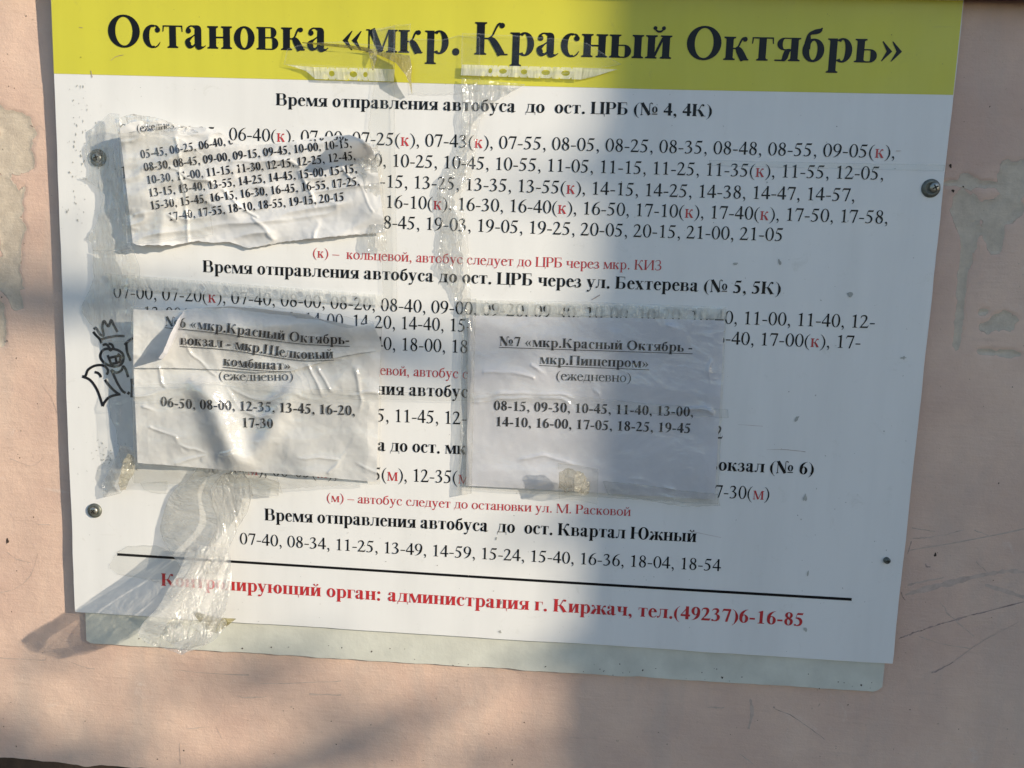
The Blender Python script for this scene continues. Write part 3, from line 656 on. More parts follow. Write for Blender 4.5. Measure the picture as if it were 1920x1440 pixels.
# ---------------------------------------------------------------- the timetable board
BW, BT = 1.06, .788
board = thing('timetable_board', 'large white bus stop timetable board with yellow header, screwed to the pink wall', 'sign board', (.53, .002, Z0))
n = 60; ed = []
def edge(a, b, s): 
    t = np.linspace(0, 1, n)[:, None]; q = np.array(a)[None]*(1-t)+np.array(b)[None]*t; j = (fbm(t[:, 0]*14, t[:, 0]*0+s, s)-.5)*.0022; j[[0, -1]] = 0
    d = np.array(b)-np.array(a); d = d/np.linalg.norm(d); return q+np.stack([-d[1]*j, d[0]*j], 1)
lo = np.r_[edge((0, 0), (1.0600, .0), 1)]; ri = edge((1.0600, .0), (1.0605, BT), 2); up = edge((1.0605, BT), (-.0005, BT), 3); le = edge((-.0005, BT), (0, 0), 4)
out = np.r_[lo[:-1], ri[:-1], up[:-1], le[:-1]]; m_ = len(out); cx = out.mean(0)
inn = out+(cx-out)/np.linalg.norm(cx-out, axis=1)[:, None]*.0007
V = [(x, 0, z+Z0) for x, z in inn]+[(x, .0007, z+Z0) for x, z in out]+[(x, .004, z+Z0) for x, z in out]
Fc = [list(range(m_))]+[[(i+1) % m_, i, m_+i, m_+(i+1) % m_] for i in range(m_)]+[[m_+(i+1) % m_, m_+i, 2*m_+i, 2*m_+(i+1) % m_] for i in range(m_)]+[list(range(2*m_, 3*m_))[::-1]]
mesh('panel', V, Fc, [M['board'], M['core']], board, mi=[0]+[0]*m_+[1]*m_+[1])
HB = [(100, 138), (640, 151.5), (973, 161), (1280, 168.5), (1787, 178)]
zl = np.array([P(*p) for p in HB]); xg = np.linspace(.0004, 1.0596, 80); zg = np.interp(xg, zl[:, 0], zl[:, 2])
Vh = np.r_[np.stack([xg, 0*xg-.00022, zg], 1), np.stack([xg, 0*xg-.00022, 0*xg+Z0+BT-.0008], 1)]
mesh('yellow_header', Vh, [[i, i+1, 81+i, 80+i] for i in range(79)], M['yellow'], board)
K = [M['ink'], M['red']]; RK = [M['red'], M['red']]
def bl(text, face, anchors, em, red=False, **k): return letters('text_line', text, face, anchors, em, board, RK if red else K, **k)
letters('heading_text', 'Остановка «мкр. Красный Октябрь»', BLD, [(203, 87.5), (567, 94.5), (907, 102.6), (1317, 111.6), (1692, 118.5)], 92, board, K, eps=.0006)
bl('Время отправления автобуса  до  ост. ЦРБ (№ 4, 4К)', BLD, [(518, 197), (860, 207.5), (1334, 218.5)], 34)
bl('06-40(~к~), 07-00, 07-25(~к~), 07-43(~к~), 07-55, 08-05, 08-25, 08-35, 08-48, 08-55, 09-05(~к~),', REG, [(430, 262.5), (798, 274.5), (1270, 287), (1678, 296.5)], 36, pre='05-45,  06-25,  ')
bl('10-25, 10-45, 10-55, 11-05, 11-15, 11-25, 11-35(~к~), 11-55, 12-05,', REG, [(735, 312.5), (1170, 325.5), (1657, 337)], 36, pre='09-15, 09-30, 09-45, 10-00,   10-10, ')
bl('-15, 13-25, 13-35, 13-55(~к~), 14-15, 14-25, 14-38, 14-47, 14-57,', REG, [(713, 351), (1170, 366.5), (1603, 377.5)], 36, pre='12-15(~к~), 12-25(~к~), 12-35, 13-00, 13')
bl('16-10(~к~), 16-30, 16-40(~к~), 16-50, 17-10(~к~), 17-40(~к~), 17-50, 17-58,', REG, [(723, 389.5), (1170, 404.5), (1665, 419.5)], 36, pre='15-15, 15-25, 15-45, 16-00, ')
bl('8-45, 19-03, 19-05, 19-25, 20-05, 20-15, 21-00, 21-05', REG, [(719, 428), (1100, 441.5), (1468, 452)], 36, pre='18-15, 18-25, 1')
bl('(к) –  кольцевой, автобус следует до ЦРБ через мкр. КИЗ', REG, [(587, 482.5), (920, 497), (1240, 507)], 27.5, True)
bl('Время отправления автобуса до ост. ЦРБ через ул. Бехтерева (№ 5, 5К)', BLD, [(381, 510), (880, 531), (1463, 552)], 34)
bl('07-00, 07-20(~к~), 07-40, 08-00, 08-20, 08-40, 09-00, 09-20, 09-40, 10-00, 10-20, 10-40, 11-00, 11-40, 12-', REG, [(213, 558), (720, 583), (1180, 601), (1640, 615.5)], 36)
bl('14-20, 14-40, 15', REG, [(661, 613.5), (873, 622)], 36, pre='13-00(~к~), 13-20, 13-40, 14-00, ', post='-20, 15-40')
bl('-40, 17-00(~к~), 17-', REG, [(1360, 645.5), (1613, 653.5)], 36, pre='16-20, 16')
bl('40, 18-00, 18', REG, [(703, 655), (877, 662)], 36, pre='20, 17-', post='-20, 18-40, 19-00')
bl('евой, автобус с', REG, [(713, 702.5), (877, 710)], 27.5, True, pre='(к) –  кольц', post='ледует до ЦРБ')
bl('ния автобус', BLD, [(706, 739.5), (877, 745.5)], 34, pre='отправле', post='а до ост. мкр.')
bl('5, 11-45, 12-', REG, [(707, 790), (875, 796)], 36, pre='09-50, 10-3', post='55, 15-10')
bl('2', REG, [(1339, 822), (1355, 822.5)], 36, squeeze=.96, pre='16-4')
bl('а до ост. мк', BLD, [(709, 845), (873, 852)], 34, pre='отправления автобус', post='р.')
bl('окзал (№ 6)', BLD, [(1347, 882), (1525, 890)], 34, pre='в')
bl('5(~м~), 12-35', REG, [(700, 900), (847, 906)], 36, pre='06-50(~м~), 08-05(~м~), 10-2', post='(~м~), 14-15')
bl('7-30(~м~)', REG, [(1340, 933), (1442, 937.5)], 36, pre='1')
bl('(м) – автобус следует до остановки ул. М. Расковой', REG, [(613, 940.5), (900, 955), (1182, 967.5)], 25.5, True)
bl('Время отправления автобуса  до  ост. Квартал Южный', BLD, [(497, 975.5), (900, 996), (1305, 1016.5)], 34)
bl('07-40, 08-34, 11-25, 13-49, 14-59, 15-24, 15-40, 16-36, 18-04, 18-54', REG, [(450, 1020), (900, 1048), (1351, 1071)], 32.5)
bl('Контролирующий орган: администрация г. Киржач, тел.(49237)6-16-85', BLD, [(303, 1098), (900, 1138), (1506, 1174)], 35.5, True)
strokes('rule_line', [[(220, 1039.5, 4.8), (660, 1067, 4.6), (1100, 1094.5, 4.8), (1597, 1124, 5.2)]], M['ink'], board, 0, 5, 30)
cg = lambda x, y: (130+x/6, 560+y/6)
strokes('marker_drawing', [[(275, 345), (300, 330), (345, 400), (385, 412), (370, 320), (390, 252), (440, 312), (470, 242), (500, 300), (542, 376)], [(268, 372), (300, 412), (340, 452), (362, 502)], [(345, 462), (430, 437), (530, 420), (622, 422)],
    [(375, 522), (418, 515), (455, 560), (472, 592)], [(440, 505), (480, 520), (502, 572)], [(440, 562), (390, 572), (356, 610), (350, 662), (390, 720), (450, 750), (520, 762), (582, 740), (608, 682), (600, 622), (552, 582), (490, 567), (440, 577)],
    [(430, 635), (450, 682), (475, 730), (560, 716), (592, 700)], [(440, 668), (500, 655), (572, 640)], [(520, 660), (530, 716)], [(542, 622), (576, 652), (560, 722)],
    [(145, 875), (182, 868), (210, 802), (280, 757), (360, 747), (412, 772), (436, 812), (420, 856)], [(145, 875), (230, 912), (300, 1002), (342, 1102), (375, 1210)], [(375, 1210), (400, 1160), (460, 1102), (575, 1072)], [(560, 1076), (510, 1040), (450, 980), (400, 912)],
    [(285, 825), (322, 836), (348, 862), (356, 886)], [(470, 800), (522, 830), (582, 810), (608, 762), (640, 812), (662, 884)], [(470, 800), (500, 862), (542, 952), (592, 1032), (632, 1062)], [(655, 1076), (676, 1050)], [(620, 520), (660, 480), (716, 442)], [(640, 500), (650, 600), (690, 700)], [(700, 900), (705, 1000), (700, 1110)]],
    M['marker'], board, 0, 4.8, 6, 0, None, cg)
sm = [(random.gauss(145, 12), random.uniform(160, 420), random.uniform(.8, 3.0), random.uniform(.1, .6), random.uniform(1, 2)) for _ in range(60)]
sm += [(random.uniform(1360, 1700), random.uniform(200, 1240), random.uniform(.5, 1.5), random.uniform(.2, 1), random.uniform(0, 3)) for _ in range(34)]
sm += [(random.uniform(300, 1650), random.uniform(940, 1200), random.uniform(.5, 1.4), random.uniform(.2, 1), random.uniform(0, 3)) for _ in range(28)]
sm += [(random.gauss(205, 22), random.gauss(858, 18), random.uniform(.7, 2.2), random.uniform(.15, .5), random.uniform(0, 3)) for _ in range(70)]
sm += [(1594, 552, 5, .9, 0), (1462, 491, 5, .5, 1.2), (1494, 785, 6, .5, 2.2), (1380, 494, 5, .4, 0), (1510, 934, 7, .5, 1.8), (1694, 671, 5, .6, 0), (1515, 1075, 5, .4, 1.6), (1510, 1180, 5, .5, 1.5), (940, 1130, 4, .4, 1.6), (930, 1010, 4, .5, 1.6), (938, 1185, 4, .5, 1)]
blobs('smudge', sm, M['smudge'], board, .0002)
blobs('dark_speck', [(random.uniform(110, 1740), random.uniform(10, 1200), random.uniform(.4, .9), 1, 0) for _ in range(45)], M['fleck'], board, .0004)
strokes('scratch', [[(1438, 843, .6), (1470, 843, 1.2), (1510, 847, 1.6)], [(1384, 796, .6), (1430, 799, 1)], [(155, 52, 2), (148, 51, 1)], [(170, 132, 2.5), (173, 145, 2)], [(208, 113, 1), (218, 106, 1.4), (232, 103, 1)], [(1680, 283, 2.0), (1690, 283, 1.4)], [(1290, 995, .8), (1352, 1008, .8)], [(1110, 562, 2), (1125, 553, 2.6)]], M['pencil'], board, .0004, 1.2, 5, .4, 'stuff')
def screw(px, py, dia, tilt, label, small=False, off=(0, 0)):
    c = P(px, py); k = .00066; R = dia/2*k
    s = thing('screw', label, None, c); del_cat = s; s.parent = board; s.location = tuple(c-parent_loc(board))
    def ring(name, prof, mat, par, oc=(0, 0)):
        nseg = 28; V, Fc = [], []
        for i, (r, h) in enumerate(prof):
            for j in range(nseg):
                a = 2*math.pi*j/nseg; V.append((c[0]+oc[0]+r*math.cos(a), c[1]-h, c[2]+oc[1]+r*math.sin(a)))
            if i:
                for j in range(nseg): a, b = (i-1)*nseg+j, (i-1)*nseg+(j+1) % nseg; Fc.append([a, b, b+nseg, a+nseg])
        Fc.append(list(range((len(prof)-1)*nseg, len(prof)*nseg)))
        return mesh(name, V, [f[::-1] for f in Fc], mat, par, smooth=True)
    oc = (off[0]*k, off[1]*k)
    if not small: ring('washer', [(R, 0), (R*1.0, .0010), (R*.93, .0022), (R*.70, .0030), (R*.60, .0029), (R*.55, .0022)], M['washer'], s)
    r2 = R*(.56 if not small else 1.0)
    ring('head', [(r2, .0018 if not small else 0), (r2*.98, .0034), (r2*.80, .0044), (r2*.4, .0050), (r2*.34, .0050)], M['metal'] if not small else M['washer'], s, oc)
    V, Fc = [], []
    for a0 in (tilt, tilt+math.pi/2):
        for (l, ww) in ((r2*.58, r2*.13),):
            i = len(V)
            for (u, v) in ((-l, -ww), (l, -ww), (l, ww), (-l, ww)): V.append((c[0]+oc[0]+u*math.cos(a0)-v*math.sin(a0), c[1]-.0052-a0*1e-5, c[2]+oc[1]+u*math.sin(a0)+v*math.cos(a0)))
            Fc.append([i, i+1, i+2, i+3])
    mesh('cross_slot', V, Fc, M['rec'], s)  # flat cross on the head, the recess's shade put into its dark colour
screw(184, 296, 32, .3, 'dark washered screw at the upper left edge of the board'); screw(178, 957, 29, .8, 'grey washered screw at the lower left edge of the board')
screw(1745, 353, 32, .5, 'washered screw with a bright off-centre head at the right edge', off=(5, 1)); screw(1662, 1050, 12, .2, 'small bare screw near the lower right corner', True)

# ---------------------------------------------------------------- paper notices and their plastic sleeves
def bellx(x, c, w_): return np.exp(-((x-c)/w_)**2)
CA = [[(330, 262), (338, 330), (352, 400), (346, 452)], [(470, 410), (500, 440), (545, 458)], [(262, 322), (330, 318), (400, 345), (440, 330)], [(410, 350), (440, 385), (478, 405)], [(400, 300), (480, 296), (560, 318)], [(560, 330), (600, 400), (590, 448)], [(640, 322), (672, 345), (700, 400)], [(255, 400), (330, 404)], [(250, 425), (300, 428)]]
CB = [[(250, 738), (330, 726), (420, 732), (520, 748), (600, 742), (713, 744)], [(425, 735), (455, 760), (505, 775)], [(580, 690), (608, 735)], [(600, 690), (632, 738)], [(282, 800), (325, 822), (335, 850)], [(258, 850), (350, 838), (440, 846)], [(330, 868), (400, 842), (440, 838)], [(618, 898), (640, 860), (700, 775)], [(560, 852), (640, 868), (712, 884)], [(300, 690), (318, 735), (330, 775)], [(350, 640), (392, 700), (430, 735)], [(262, 760), (330, 758)], [(678, 690), (684, 760), (672, 800)]]
CC = [[(880, 746), (1000, 742), (1070, 741), (1150, 752), (1240, 764), (1352, 770)], [(880, 752), (1010, 750), (1060, 752)], [(1000, 690), (1040, 710), (1130, 735)], [(885, 838), (950, 858), (1040, 866), (1130, 884)], [(1290, 602), (1322, 650), (1345, 735)], [(1250, 602), (1290, 622)], [(1150, 898), (1230, 905), (1340, 925)], [(1140, 905), (1200, 914), (1290, 938)], [(900, 700), (1000, 712)], [(1290, 640), (1345, 636)]]
def hA(x, y):     # torn sheet, upper left
    u = (x-225)/490
    return .0022+.015*np.clip(1-(x-235)/190, 0, 1)**1.4+.004*(fbm(x/55, y/55, 21)-.35)+.040*bellx(y, 266, 24)*bellx(x, 684, 34)+.0085*ridge(x/120, (y+x*.12)/44, 5, 2)+creases(x, y, CA, .0013, 3.4)+.006*sstep(120, 0, (y-225))*sstep(480, 300, x)
A_top = [(224, 240), (250, 228), (290, 225), (315, 230), (345, 236), (390, 240), (415, 250), (440, 268), (470, 273), (505, 270), (545, 266), (590, 258), (630, 254), (655, 253), (680, 262), (696, 276), (706, 300)]
A_bot = [(249, 456), (262, 461), (285, 459), (325, 461), (345, 456), (372, 452), (400, 455), (430, 453), (455, 463), (468, 465), (540, 452), (600, 446), (660, 441), (722, 436)]
nA = thing('paper_notice', 'torn white paper with six rows of departure times, tilted, upper left under crumpled film', 'paper notice', P(480, 360, .004))
sheet('sheet', A_top, A_bot, hA, M['paper'], nA, 330, 150, (1.2, 1.6), 5)
hAp = px2plane(hA)
def clipA(q):
    p = np.array([(a, 0, c_) for a, c_, _ in q])-CAM; c_ = p @ RW; x = 960+F*c_[:, 0]/-c_[:, 2]; y = 720-F*c_[:, 1]/-c_[:, 2]
    return bool(np.all(y > np.interp(x, [p_[0] for p_ in A_top], [p_[1] for p_ in A_top])+1.5))
for t, an in (('05-45, 06-25, 06-40, 07-00, 07-15, 07-30, 07-50,', [(265, 297), (365, 282), (470, 267), (650, 262)]), ('08-30, 08-45, 09-00, 09-15, 09-45, 10-00, 10-15,', [(271, 321), (470, 296), (660, 276)]),
              ('10-30, 11-00, 11-15, 11-30, 12-15, 12-25, 12-45,', [(276, 345), (470, 321), (667, 299)]), ('13-15, 13-40, 13-55, 14-25, 14-45, 15-00, 15-15,', [(280, 369), (470, 345), (670, 323)]),
              ('15-30, 15-45, 16-15, 16-30, 16-45, 16-55, 17-25,', [(283, 393), (470, 369), (675, 347)]), ('17-40, 17-55, 18-10, 18-55, 19-15, 20-15', [(317, 414), (470, 394), (646, 376)])):
    letters('text_line', t, BLD, an, 23.5, nA, [M['toner']], hAp, .0007, clip=clipA)
letters('text_line', '(ежедневно)', REG, [(258, 248), (300, 243), (352, 238)], 22, nA, [M['toner']], hAp, .0007, clip=clipA)
def hB(x, y):     # sheet no. 6
    b = .003+.021*np.clip(1-(x-250)/230, 0, 1)**1.5*(1-.45*sstep(780, 880, y))
    b = b+creases(x, y, CB, .0009, 3.0)+.010*ridge((x-y*.55)/190, (y+x*.3)/260, 8, 2)+.0030*(fbm(x/48, y/48, 31)-.4)
    b = b+.015*bellx(x-(y-700)*.42, 372, 30)*sstep(690, 750, y)*(1-sstep(850, 905, y))+.008*bellx(x+(y-700)*.5, 560, 26)*sstep(690, 760, y)*(1-sstep(830, 890, y))
    return b
def hBu(x, y):    # its upper, folded-over half stands a little proud
    return hB(x, y)+.0035+.009*bellx(y, 610, 26)*sstep(300, 420, x)+.004*ridge(x/150, y/50, 17, 2)
nB = thing('paper_notice', 'crumpled white paper headed with number 6, its top edge curled forward, left centre', 'paper notice', P(480, 740, .004))
B_top = [(250, 580), (300, 582), (340, 581), (370, 578), (430, 577), (500, 582), (560, 590), (605, 602), (645, 616), (680, 612), (700, 608), (714, 640)]
B_fold = [(250, 690), (330, 690), (419, 693), (480, 698), (545, 696), (600, 680), (640, 668), (680, 661), (715, 657)]
B_bot = [(258, 868), (340, 874), (430, 882), (520, 888), (600, 894), (706, 904)]
sheet('lower_half', [(250, 682), (330, 682), (419, 684), (480, 688), (545, 686), (600, 672), (640, 660), (680, 655), (713, 650)], B_bot, hB, M['paper'], nB, 300, 150, (0, .5), 7)
sheet('folded_upper_half', B_top, B_fold, hBu, M['paper'], nB, 300, 80, (.5, .5), 9)
hBp = px2plane(hB); hBup = px2plane(hBu)
letters('text_line', '№6 «мкр.Красный Октябрь-', BLD, [(310, 611), (390, 619), (480, 631), (570, 642), (655, 646)], 27, nB, [M['toner']], hBup, .0013, underline=True)
letters('text_line', 'вокзал - мкр.Шелковый', BLD, [(338, 646), (430, 653), (520, 667), (570, 673), (625, 672)], 27, nB, [M['toner']], hBup, .0013, underline=True)
letters('text_line', 'комбинат»', BLD, [(419, 685), (480, 691), (545, 694)], 26, nB, [M['toner']], hBup, .0013, underline=True)
letters('text_line', '(ежедневно)', REG, [(411, 712), (480, 714), (550, 713)], 25, nB, [M['toner']], hBp, .0009)
letters('text_line', '06-50, 08-00, 12-35, 13-45, 16-20,', BLD, [(301, 761), (350, 766), (480, 771), (666, 779)], 27, nB, [M['toner']], hBp, .0009)
letters('text_line', '17-30', BLD, [(454, 801), (512, 803)], 27, nB, [M['toner']], hBp, .0009)
# the top edge rolls towards the viewer and ends in a torn ribbon
sheet('curled_edge', [(340, 594, 9), (400, 590, 8), (480, 594, 8), (560, 601, 9), (610, 612, 9), (648, 624, 8)], [(348, 588, 15), (385, 577, 18), (430, 574, 20), (480, 578, 20), (560, 588, 20), (610, 600, 18), (676, 613, 12)], 0, M['paper'], nB, 60, 12, (0, 1.0), 4)
sheet('torn_ribbon', [(344, 584, 22), (334, 598, 32), (320, 625, 44), (311, 647, 50), (305, 661, 54), (297, 672, 54)], [(356, 592, 12), (351, 606, 10), (340, 628, 9), (327, 648, 10), (316, 664, 14), (304, 674, 20)], 0, M['bluepaper'], nB, 40, 8, (.6, .8), 6)
sheet('bright_corner', [(548, 586, 22), (578, 589, 22), (604, 602, 18), (655, 616, 14), (700, 604, 12)], [(556, 598, 16), (586, 606, 14), (622, 618, 12), (668, 640, 12), (712, 646, 8)], 0, M['paper'], nB, 40, 12, (1.0, .5), 8)

def hC(x, y):     # sheet no. 7
    return .0022+.0022*(fbm(x/70, y/70, 41)-.3)+.0024*ridge(x/260, (y-x*.12)/90, 12, 1)+creases(x, y, CC, .0009, 2.8)+.004*bellx(y, 905, 18)*bellx(x, 1010, 80)
nC = thing('paper_notice', 'flat white paper headed with number 7 in a clear sleeve, right centre of the board', 'paper notice', P(1110, 760, .003))
C_top = [(879, 592), (1000, 594), (1180, 596), (1358, 601)]; C_bot = [(874, 911), (960, 915), (1090, 922), (1200, 929), (1340, 937)]
sheet('sheet', C_top, C_bot, hC, M['bluepaper'], nC, 300, 180, (.3, .4), 11)
hCp = px2plane(hC)
letters('text_line', '№7 «мкр.Красный Октябрь -', BLD, [(937, 648), (1298, 660)], 26.5, nC, [M['toner']], hCp, .0004, underline=True)
letters('text_line', 'мкр.Пищепром»', BLD, [(1012, 682), (1216, 690)], 26.5, nC, [M['toner']], hCp, .0004, underline=True)
letters('text_line', '(ежедневно)', REG, [(1043, 712.5), (1183, 716.5)], 26, nC, [M['toner']], hCp, .0004)
letters('text_line', '08-15, 09-30, 10-45, 11-40, 13-00,', BLD, [(926, 769), (1300, 781)], 27, nC, [M['toner']], hCp, .0004)
letters('text_line', '14-10, 16-00, 17-05, 18-25, 19-45', BLD, [(929, 799), (1295, 812)], 27, nC, [M['toner']], hCp, .0004)

def perforated(name, tl_, tr_, br_, bl_, holes, h, mat, parent):
    """strip of a sleeve's filing edge with real holes; holes = (u, radius u, radius v) along the strip"""
    V, Fc = [], []; q = np.array([tl_, tr_, br_, bl_], float)
    def pt(u, v):
        p = (q[0]*(1-u)+q[1]*u)*(1-v)+(q[3]*(1-u)+q[2]*u)*v
        V.append(P(p[0], p[1], h+.0016*float(fbm(p[0]/9, p[1]/60, 51)))); return len(V)-1
    cuts = [0.0]
    for (u, ru, rv) in holes: cuts += [u-ru*1.5, u+ru*1.5]
    cuts.append(1.0)
    for k in range(len(cuts)-1):
        a, b = cuts[k], cuts[k+1]
        if k % 2 == 0:
            m = max(1, int((b-a)*60))
            for j in range(m):
                u0, u1 = a+(b-a)*j/m, a+(b-a)*(j+1)/m
                for v0, v1 in ((0, .5), (.5, 1)): Fc.append([pt(u0, v0), pt(u0, v1), pt(u1, v1), pt(u1, v0)])
        else:
            u, ru, rv = holes[k//2]; per, hol = [], []
            for j in range(16):
                t = 2*math.pi*(j+.5)/16; c_, s_ = math.cos(t), math.sin(t); mm = max(abs(c_), abs(s_))
                per.append(pt((a+b)/2+(b-a)/2*c_/mm, .5+.5*s_/mm)); hol.append(pt(u+ru*c_, .5+rv*s_))
            for j in range(16): Fc.append([per[j], per[(j+1) % 16], hol[(j+1) % 16], hol[j]][::-1])
    return mesh(name, V, Fc, mat, parent, smooth=True)

sB = thing('plastic_sleeve', 'clear plastic file sleeve over the number 6 paper, wrinkled and bulging', 'plastic sleeve', P(470, 740, .01))
fB = lambda x, y: hBu(x, y)*sstep(150, 262, x)+.0022+.002*ridge(x/70, y/70, 14, 2)*sstep(200, 260, x)
sheet('film', [(245, 574), (330, 580), (500, 574), (620, 590), (716, 604)], [(252, 905), (400, 912), (520, 918), (600, 912), (712, 908)], lambda x, y: fB(x, y)+.0022+creases(x, y, CB, .0012, 2.2), M['film'], sB, 240, 170, (1.5, 2), 13)
perforated('perforated_edge', (196, 512), (716, 553), (716, 573), (212, 541), [(.34, .010, .22), (.43, .010, .22), (.52, .012, .25), (.61, .010, .24), (.70, .012, .24), (.80, .010, .22), (.90, .010, .22)], .004, M['frost'], sB)
sC = thing('plastic_sleeve', 'clear plastic file sleeve over the number 7 paper, lying nearly flat', 'plastic sleeve', P(1115, 750, .006))
sheet('film', [(878, 562), (1100, 566), (1250, 572), (1362, 576)], [(866, 915), (1000, 925), (1150, 934), (1346, 946)], lambda x, y: hC(x, y)+.0022+.0010*ridge(x/90, y/50, 19, 1)+creases(x, y, CC, .0010, 2.2), M['film'], sC, 240, 180, (.5, 1.2), 15)
perforated('perforated_edge', (893, 563), (1362, 579), (1362, 599), (893, 588), [(.066, .018, .24), (.19, .012, .24), (.265, .018, .24), (.36, .012, .2), (.45, .018, .24), (.62, .018, .24), (.86, .016, .24)], .0035, M['frost'], sC)

# remains of two older sleeves stuck over the header
sL = thing('sleeve_remnant', 'torn punched strip of a plastic sleeve on the yellow header, left of the two', 'plastic strip', P(650, 135, .004), 'torn punched sleeve strips on the header')
perforated('perforated_edge', (588, 125.5), (740, 130), (738.5, 153), (590, 148), [(.22, .035, .24), (.49, .048, .25), (.64, .028, .22)], .004, M['frost'], sL)
sheet('torn_tip', [(535, 121), (560, 123), (588, 125.5)], [(553, 126), (575, 134), (590, 147)], lambda x, y: .004+0*x, M['frost'], sL, 14, 6, (0, 1))
sheet('film', [(538, 92), (575, 80), (640, 78), (700, 84), (741, 90)], [(532, 121), (590, 124), (640, 127), (700, 129), (740, 131)], lambda x, y: .0035+.0012*ridge(x/40, y/30, 3), M['flatfilm'], sL, 60, 14, (1, .3), 5)
sR = thing('sleeve_remnant', 'longer torn punched strip of a plastic sleeve on the yellow header, right of the two', 'plastic strip', P(1000, 133, .004), 'torn punched sleeve strips on the header')
perforated('perforated_edge', (866, 121), (1092, 127), (1090, 149), (864, 141), [(.24, .016, .24), (.345, .032, .24), (.52, .026, .24), (.70, .036, .24), (.865, .036, .24)], .004, M['frost'], sR)
sheet('torn_tip', [(1092, 127), (1120, 128), (1158, 130)], [(1090, 149), (1112, 144), (1135, 137)], lambda x, y: .004+0*x, M['frost'], sR, 14, 6, (0, 1))
sheet('film', [(866, 62), (960, 66), (1064, 74), (1100, 80)], [(864, 141), (930, 140), (1020, 145), (1165, 121)], lambda x, y: .003+.001*ridge(x/40, y/30, 6), M['flatfilm'], sR, 70, 24, (2, .3), 7)

# ---------------------------------------------------------------- strips of clear tape
def tape(label, A, B, h, mat, nu=80, nv=14, jag=(0, 0), seed=0, group=None, name='clear_tape', cat_='adhesive tape'):
    o = sheet(name, A, B, h, M[mat], None, nu, nv, jag, seed); return tag(o, label, cat_, group)
rel = lambda b, a, s=30, k=1: (lambda x, y: b+a*ridge(x/s, y/s, k, 3))
tape('long vertical clear tape strip running down beside the torn paper from the header', [(698, 55), (702, 150), (690, 240), (706, 300), (712, 380), (716, 470), (718, 575)], [(741, 48), (739, 150), (741, 260), (742, 360), (744, 470), (745, 575)], rel(.0028, .0012), 'flatfilm', 120, 12, (1.5, 0), 1)
tape('shiny crinkled clear film hanging from the right hand punched strip down the board', [(866, 146), (866, 200), (868, 250), (852, 300), (824, 340), (818, 372), (828, 400), (824, 440), (822, 500), (846, 540), (862, 590)], [(985, 158), (930, 190), (900, 225), (893, 262), (890, 300), (882, 340), (862, 365), (870, 400), (876, 440), (880, 500), (882, 550), (884, 590)], rel(.0025, .005, 22, 3), 'crumple', 170, 26, (1.5, 1.5), 2)
tape('narrow clear tape along the left edge of the number 7 paper', [(868, 560), (866, 650), (863, 760), (860, 930)], [(893, 560), (890, 650), (888, 760), (884, 925)], rel(.0062, .0008), 'crumple', 120, 8, (1.2, .8), 3)
tape('horizontal clear tape across both papers at mid height of the board', [(250, 722), (420, 716), (560, 728), (720, 735), (880, 738), (1060, 741), (1220, 757), (1365, 768)], [(250, 752), (420, 752), (560, 750), (720, 749), (880, 752), (1060, 757), (1220, 775), (1366, 784)], lambda x, y: np.maximum(hBu(x, y)*(x < 716), hC(x, y)*(x > 870))*1.0+.0052+.0010*ridge(x/60, y/12, 5), 'flatfilm', 200, 10, (1, 1), 4)
tape('flat clear tape sliver reaching the right edge of the board above the screw', [(1330, 300), (1500, 304), (1772, 309)], [(1330, 311), (1500, 315), (1770, 321)], rel(.0012, .0006, 90, 9), 'flatfilm', 120, 8, (.5, .5), 5)
tape('clear film curled into a dark olive hook at the centre of the header', [(706, 102, 4), (722, 108, 8), (742, 118, 14), (760, 140, 18), (768, 158, 14), (772, 176, 8)], [(706, 97, 3), (735, 99, 8), (768, 104, 12), (772, 124, 12), (771, 150, 9), (773, 176, 5)], 0, 'fold', 40, 10, (.5, .5), 6)
tape('thin dark curled tape edge lying across the header letters', [(566, 79, 5), (610, 81, 9), (650, 84, 9), (690, 89, 7), (701, 97, 4)], [(568, 81, 3), (610, 86, 5), (650, 90, 5), (688, 97, 4), (700, 100, 3)], 0, 'fold', 40, 6, (.4, .4), 7)
tape('small folded tape tab hanging at the first letter after the quotes', [(690, 92, 4), (694, 112, 6), (698, 132, 6)], [(708, 92, 4), (706, 112, 8), (700, 132, 7)], 0, 'yellowed', 14, 6, (.4, .4), 8)
tape('clear square of tape over the middle of the header', [(765, 72), (832, 74), (862, 66), (900, 70)], [(770, 176), (820, 178), (866, 174), (900, 170)], rel(.0014, .0008, 30, 8), 'flatfilm', 50, 40, (1.5, 2), 9)
tape('clear tape patch at the top of the header with a folded corner', [(700, 60), (735, 48), (770, 44)], [(704, 92), (740, 96), (768, 100)], rel(.0018, .003, 20, 8), 'flatfilm', 30, 20, (1.5, 2), 10)
